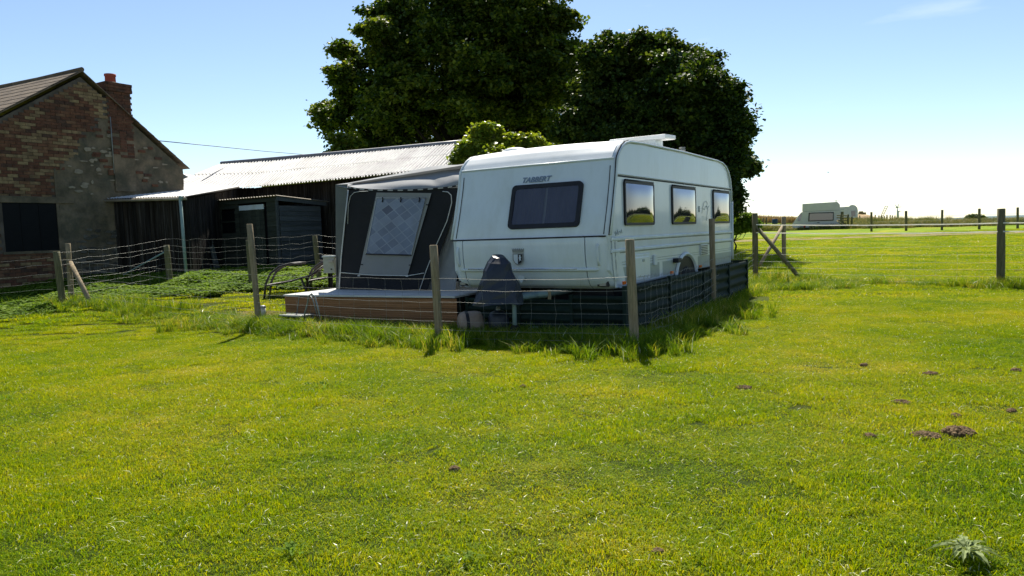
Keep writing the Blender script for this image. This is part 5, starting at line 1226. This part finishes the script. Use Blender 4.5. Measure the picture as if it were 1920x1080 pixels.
# ================================================================ FAR THINGS
def far_caravan(px0, px1, ytop, ybase, D, label, high=True):
    a = at(px0, ybase, D); c = at(px1, ybase, D); base = Vector(((a.x+c.x)/2, D, min(a.z, c.z))); Wf = c.x-a.x; Hf = (ybase-ytop)*D/F
    t = thing('caravan', base, label, 'caravan'); X0 = a.x; z0 = terrain(base.x, D)
    z0 = base.z
    xs_ = base.x/D
    P = lambda x, z, y=0: Vector((X0+x*Wf+y*xs_, D+y-(x-.5)*Wf*xs_, z0+z*Hf))
    dep = 2.1; DV = Vector((xs_*dep, dep, 0))
    if high:
        b = MB(); b.prism([P(.03, .10), P(.02, .25), P(.14, .55), P(.20, .68), P(.26, .70), P(.97, .70), P(.97, .10)], DV); b.build('body', 'far_white', t, bevel=.03)
        b = MB(); b.prism([P(.22, .703), P(.225, .98), P(.9, 1.0), P(.95, .9), P(.955, .703)], DV); b.build('raised_roof', 'far_white', t, bevel=.03)
        b = MB(); b.prism([P(.1, .0+.0), P(.95, .0), P(.97, .12), P(.04, .12)], DV*.98); b.build('underbody', 'black', t)
        b = MB(); b.prism([P(.34, .34, -.03), P(.83, .34, -.03), P(.835, .64, -.03), P(.35, .65, -.03)], (0, .03, 0)); w_ = b.build('window', 'rubber', t, bevel=.02)
        b = MB(); b.prism([P(.36, .37, -.045), P(.815, .37, -.045), P(.82, .61, -.045), P(.37, .62, -.045)], (0, .012, 0)); b.build('pane', 'pane_far', w_)
        b = MB(); b.prism([P(.125, .36, -.02), P(.18, .36, -.02), P(.215, .62, -.02), P(.18, .62, -.02)], (0, .02, 0)); b.build('window', 'pane_far', t)
        for x in (.265, .82):
            b = MB(); b.box(P(x, .17, -.03), .16, .05, .26 if x < .5 else .16); b.build('tail_lamp', 'red', t, bevel=.01)
        b = MB(); b.box(P(.55, .19, -.02), .62, .03, .14); b.build('number_plate', mat('yellow_plate', (.6, .45, .08), .5), t)
        b = MB(); b.box(P(.54, .285, -.02), .25, .03, .05); b.build('handle', 'black', t)
        b = MB(); b.box(P(.98, .33, .2), .18, .5, .62*Hf); b.build('side_door', 'post_dark', t, label='dark open side panel')
        for x in (.3, .75):
            b = MB(); b.lathe(P(x, .07, .15), [(0, 0), (.2, 0), (.28, .03), (.28, .18), (0, .2)], 14, axis=(0, 1, 0)); b.build('wheel', 'tyre', t)
        b = MB(); b.tube([P(.88, 1.0, .5), P(.88, 1.05, .5)], .04, 5); b.box(P(.88, 1.06, .5), .5, .3, .03); b.build('aerial', 'white_trim', t)
    else:
        prof_ = [(.02, .1), (.02, .75), (.06, .88), (.6, .9), (.66, .98), (.76, 1.0), (.88, .95), (.97, .8), (1.0, .6), (.99, .1)]
        b = MB(); b.prism([P(x, z) for x, z in prof_], DV); b.build('body', 'far_cream', t, bevel=.03)
        b = MB(); b.prism([P(.70, .25, -.02), P(.88, .25, -.02), P(.88, .6, -.02), P(.70, .6, -.02)], (0, .02, 0)); b.build('window', 'pane_far', t)
        b = MB(); b.box(P(.35, .7, -.01), .62*Wf, .03, .04); b.build('awning_rail', 'grey_decal', t)
        b = MB(); b.prism([P(.03, -.02), P(.97, -.02), P(.97, .12), P(.03, .12)], DV*.9); b.build('underbody', 'black', t)
far_caravan(1490, 1572, 379, 431, 66, 'distant pale green caravan with raised roof parked at the far field edge', True)
far_caravan(1571, 1605, 384, 412, 82, 'distant cream caravan with curved roof end, half hidden behind the raised roof one', False)
# wooden gate next to the far caravan
t = thing('field_gate', at(1580, 425, 62), 'small dark wooden rail gate right of the distant raised roof caravan', 'gate'); D = 62
for px in (1577, 1590, 1597): b = MB(); p = at(px, 402 if px < 1595 else 406, D); q = at(px, 424, D); b.tube([p, q], .09, 6); b.build('post', 'post_dark', t)
for y0, y1 in ((404, 404.5), (408, 408.5), (413, 413.5)): b = MB(); b.tube([at(1569, y0, D), at(1592, y1, D)], .05, 4); b.build('rail', 'post_dark', t)
b = MB(); b.tube([at(1569, 414, D), at(1586, 424, D-1)], .06, 4); b.build('strut', 'post_dark', t)
# rail fence by the dark tree
t = thing('rail_fence', at(1392, 410, 40), 'pale wooden three rail fence end poking out right of the dark tree', 'fence'); D = 40
for px in (1398, 1380): b = MB(); b.tube([at(px, 388.5, D), at(px, 412, D)], .075, 6); b.build('post', 'post', t)
for y0 in (390, 395.5, 401): b = MB(); b.box((at(1370, y0, D)+at(1397, y0, D))/2, 27*D/F, .04, .09); b.build('rail', 'post', t)
b = MB(); b.tube([at(1380, 408, D-1), at(1400, 404.5, D-1)], .04, 4); b.build('strut', 'post', t)
# blue drum and small posts by the crop
p = at(1453, 420, 60); b = MB(); b.lathe(p, [(0, 0), (.22, 0), (.23, .1), (.23, .38), (.21, .42), (0, .42)], 14); 
for (z_, r_) in ((.12, .24), (.3, .24)): b.lathe(p+ZU*z_, [(r_, 0), (r_+.012, .015), (r_, .03)], 14)
o = b.build('plastic_drum', mat('dark_blue_plastic', (.02, .045, .10), .5), loc=p); tag(o, 'dark blue drum standing in the field in front of the tan crop', 'drum')
for px in (1431, 1437): 
    p = at(px, 421, 60); b = MB(); b.tube([p-ZU*.1, p+ZU*.55], .07, 6); o = b.build('stump_post', 'post_dark', loc=p); tag(o, ('left' if px < 1434 else 'right')+' one of two short stump posts left of the dark blue drum', 'post', 'stump posts near the drum')
# straw mound
c = at(1616, 416, 90); b = MB(); b.grid(lambda a, q: c+Vector(((a-.5)*5.2, (q-.5)*5, 1.0*max(0, sin(pi*a))**.8*sin(pi*q)*(1+.2*noise.noise(Vector((a*6, q*6, 1))))-.1)), 24, 14); o = b.build('straw_heap', 'straw', loc=c); tag(o, 'low heap of tan straw beyond the rough grass right of the far caravans', 'heap')
b = MB(); p = at(1616.5, 402, 92); b.box(p, .8, .5, .5); b.box(p+Vector((-.15, 0, .3)), .4, .45, .2); o = b.build('machinery', 'post_dark', loc=p-ZU*.4, bevel=.05); tag(o, 'small dark piece of farm machinery behind the straw heap', 'machinery')
# ladder
t = thing('ladder', at(1652, 411, 95), 'thin dark ladder leaning against the sky beyond the far fence', 'ladder'); D = 95
La, Lb = at(1650, 409, D), at(1660, 386, D); wv = Vector((.28, 0, .0))
for s_ in (0, 1): b = MB(); b.tube([La+wv*s_, Lb+wv*s_*1.3], .035, 4); b.build('rail', 'post_dark', t)
for k in range(7): b = MB(); p = La.lerp(Lb, (k+.5)/7); b.tube([p, p+wv*1.15], .03, 4); b.build('rung', 'post_dark', t)
# wind turbines
def turbine(px, ytop, ybase, D, angs, bl, label):
    top = at(px, ytop, D); base = at(px, ybase, D); t = thing('wind_turbine', base, label, 'wind turbine', None); r = 1.5*D/F
    b = MB(); b.tube([base, top], [r, r*.55], 8); b.build('tower', 'turbine', t)
    b = MB(); b.box(top+Vector((0, r, 0)), r*1.6, r*3, r*1.6); b.build('nacelle', 'turbine', t)
    for a in angs:
        d = Vector((cos(R(a)), 0, sin(R(a)))); L = bl*D/F; b = MB(); q = Vector((-d.z, 0, d.x))
        b.add([top-q*r*.3-Vector((0, r, 0)), top+q*r*.3-Vector((0, r, 0)), top+d*L*.3+q*r*.65-Vector((0, r, 0)), top+d*L-Vector((0, r, 0)), top+d*L*.3-q*r*.2-Vector((0, r, 0)),
               top-q*r*.3-Vector((0, r*.6, 0)), top+q*r*.3-Vector((0, r*.6, 0)), top+d*L*.3+q*r*.65-Vector((0, r*.6, 0)), top+d*L-Vector((0, r*.8, 0)), top+d*L*.3-q*r*.2-Vector((0, r*.6, 0))],
              [(0, 1, 2, 3, 4), (9, 8, 7, 6, 5), (0, 5, 6, 1), (1, 6, 7, 2), (2, 7, 8, 3), (3, 8, 9, 4), (4, 9, 5, 0)]); b.build('blade', 'turbine', t)
turbine(1682.5, 389, 413, 420, (70, 132, 5), 10.5, 'taller white wind turbine on the horizon with three raised blades')
turbine(1684.5, 397, 413, 620, (0, 240, 120), 6, 'smaller white wind turbine directly behind the taller one')
# horizon hills and far scrub at the right
def ridge(name, label_kind, pts, D, thick, m):
    b = MB(); base = [at(x, y+16, D) for x, y in pts]; top = [at(x, y, D) for x, y in pts]; n = len(pts)
    vs = []
    for p, q in zip(base, top): z0 = -6; vs += [Vector((p.x, p.y, z0)), Vector((q.x, q.y+thick*.3, q.z)), Vector((p.x*(1+thick/D), p.y+thick, z0))]
    fs = []
    for i in range(n-1): a = i*3; fs += [(a, a+3, a+4, a+1), (a+1, a+4, a+5, a+2)]
    b.add(vs, fs, True); o = b.build(name, m); tag(o, kind='structure'); return o
ridge('hills', None, [(1780, 410), (1800, 408.5), (1830, 407), (1860, 406), (1890, 404), (1920, 402.5), (2000, 400), (2100, 400), (2200, 403), (2400, 396)], 1800, 500, 'far_green')
for px, w_, h_ in ((1824, 10, 7), (1834, 6, 4)):
    make_tree('distant_bush', at(px, 412, 130), [(px, 409, h_*.7), (px-3, 410, h_*.5), (px+3, 410.5, h_*.5)], 130, 1, 3, 40, .25, .3, 'tree_b', 'dark rounded bush on the horizon left of the last far fence post' if w_ > 8 else 'tiny bush on the horizon touching the larger dark rounded one', .1, 'bush')

# ================================================================ SMALL GROUND DETAIL
def soil(px, py, w, h, label, grp=None):
    c = ground_hit(px, py); b = MB(); sx = w*c.y/F/2*(.95 if w > 50 else .75); c.z -= .004
    for _ in range(int(14+w*1.3)):
        a = random.uniform(0, 2*pi); rr = math.sqrt(random.random()); p = c+Vector((cos(a)*rr*sx, sin(a)*rr*sx*.9, .02)); r = random.uniform(.006, .016)*(1.3-rr*.6)*(1+h*14)
        hgt = h*(1-rr*rr)
        n = 6; ring = [p+Vector((cos(2*pi*k/n)*r*random.uniform(.7, 1.3), sin(2*pi*k/n)*r*random.uniform(.7, 1.3), hgt+random.uniform(-.004, .004))) for k in range(n)]
        foot = [v*1.0 for v in ring]
        foot = [Vector((p.x+(v.x-p.x)*1.35, p.y+(v.y-p.y)*1.35, c.z-.01)) for v in ring]
        b.add(ring+foot+[p+ZU*(hgt+r*.6)], [(k, (k+1) % n, 12) for k in range(n)]+[(n+k, n+(k+1) % n, (k+1) % n, k) for k in range(n)])
    o = b.build('soil_heap', 'soil', loc=c); tag(o, label, 'soil', grp)
soil(1798, 815, 62, .035, 'largest crumbly brown soil heap in the lawn at lower right')
soil(1735, 820, 55, .015, 'flat trail of brown soil joining the largest soil heap from the left')
soil(1631, 821, 26, .010, 'small soil patch left of the largest soil heap')
soil(1792, 783, 24, .010, 'small soil patch just above the largest soil heap')
soil(1897, 774, 20, .010, 'small soil patch at the right edge of the lawn')
soil(1690, 757, 44, .008, 'thin brown scrape in the lawn above the largest soil heap')
soil(1620, 687, 16, .012, 'little brown mound in the lawn right of the caravan, farthest left of the upper ones')
soil(1745, 703, 34, .010, 'broken brown soil patch in the upper right lawn')
soil(1905, 697, 22, .012, 'brown soil mound in the upper lawn at the right edge')
soil(1395, 729, 40, .006, 'faint brown scrape in the lawn below the caravan corner')
soil(852, 883, 22, .008, 'reddish brown soil spot in the middle of the lawn')
soil(1233, 1041, 24, .010, 'dark soil spot near the bottom edge right of centre')
soil(981, 727, 14, .008, 'small brown soil spot in the lawn below the front fence')
# pale leaf rosette
c = ground_hit(1812, 1055); t = thing('thistle_rosette', c, 'pale grey green leafy thistle rosette flat on the lawn at lower right', 'plant')
def rleaf(L, wdt):
    b = MB(); n = 9; vs = []
    for i in range(n+1):
        tt = i/n; hw = wdt*sin(pi*min(1, tt*.9+.08))*(1 if i % 2 else .62); z = .012+.025*sin(tt*pi)
        vs += [Vector((tt*L, -hw, z+.006)), Vector((tt*L, 0, z)), Vector((tt*L, hw, z+.006))]
    fs = []
    for i in range(n): a = i*3; fs += [(a, a+3, a+4, a+1), (a+1, a+4, a+5, a+2)]
    b.add(vs, fs, False); return b.mesh('leaf', 'rosette')
lm = [rleaf(.12, .012), rleaf(.09, .011), rleaf(.14, .013)]
for k in range(32):
    a = k*2.4+random.uniform(-.2, .2); rot = Matrix.Rotation(a, 3, 'Z') @ Matrix.Rotation(random.uniform(-.12, .06), 3, 'Y')
    inst('leaf', lm[k % 3], t, c+Vector((0, 0, .022+.0006*k)), rot, (random.uniform(.7, 1.1),)*3)
lw = lm[1].copy(); lw.materials.clear(); lw.materials.append(M['weeds'])
for px, py, n_, label in ((612, 728, 26, 'low dark clover clump in the lawn below the tall fence post'), (5, 752, 22, 'dark clover clump in the lawn at the left photo edge'), (548, 1045, 16, 'broad leaved dock seedling in the lawn near the bottom edge'), (865, 1060, 10, 'tiny broad leaved weed near the bottom edge centre')):
    c = ground_hit(px, py); t = thing('lawn_weed', c, label, 'plant')
    for k in range(n_):
        a = random.uniform(0, 2*pi); rr = random.uniform(0, .16 if py < 800 else .05); rot = Matrix.Rotation(a, 3, 'Z') @ Matrix.Rotation(random.uniform(-.7, -.2), 3, 'Y')
        o = inst('leaf', lw, t, c+Vector((cos(a)*rr*1.6, sin(a)*rr, .015)), rot, (.5, .9, .6)); 
# birds
for px, py, label in ((575, 188, 'tiny dark bird flying in the sky left of the tall tree'), (1553, 323, 'tiny dark bird flying in the sky above the far caravans')):
    c = at(px, py, 60); t = thing('bird', c, label, 'bird')
    b = MB(); b.lathe(c-Vector((.09, 0, 0)), [(0, 0), (.02, .03), (.028, .09), (.018, .15), (0, .2)], 8, axis=(1, 0, 0)); b.build('body', 'black', t)
    for s_ in (-1, 1): b = MB(); b.prism([c+Vector((.03, 0, .01)), c+Vector((.01, s_*.12, .05)), c+Vector((-.03, s_*.22, .03)), c+Vector((-.02, s_*.05, .01))], (0, 0, .004)); b.build('wing', 'black', t)
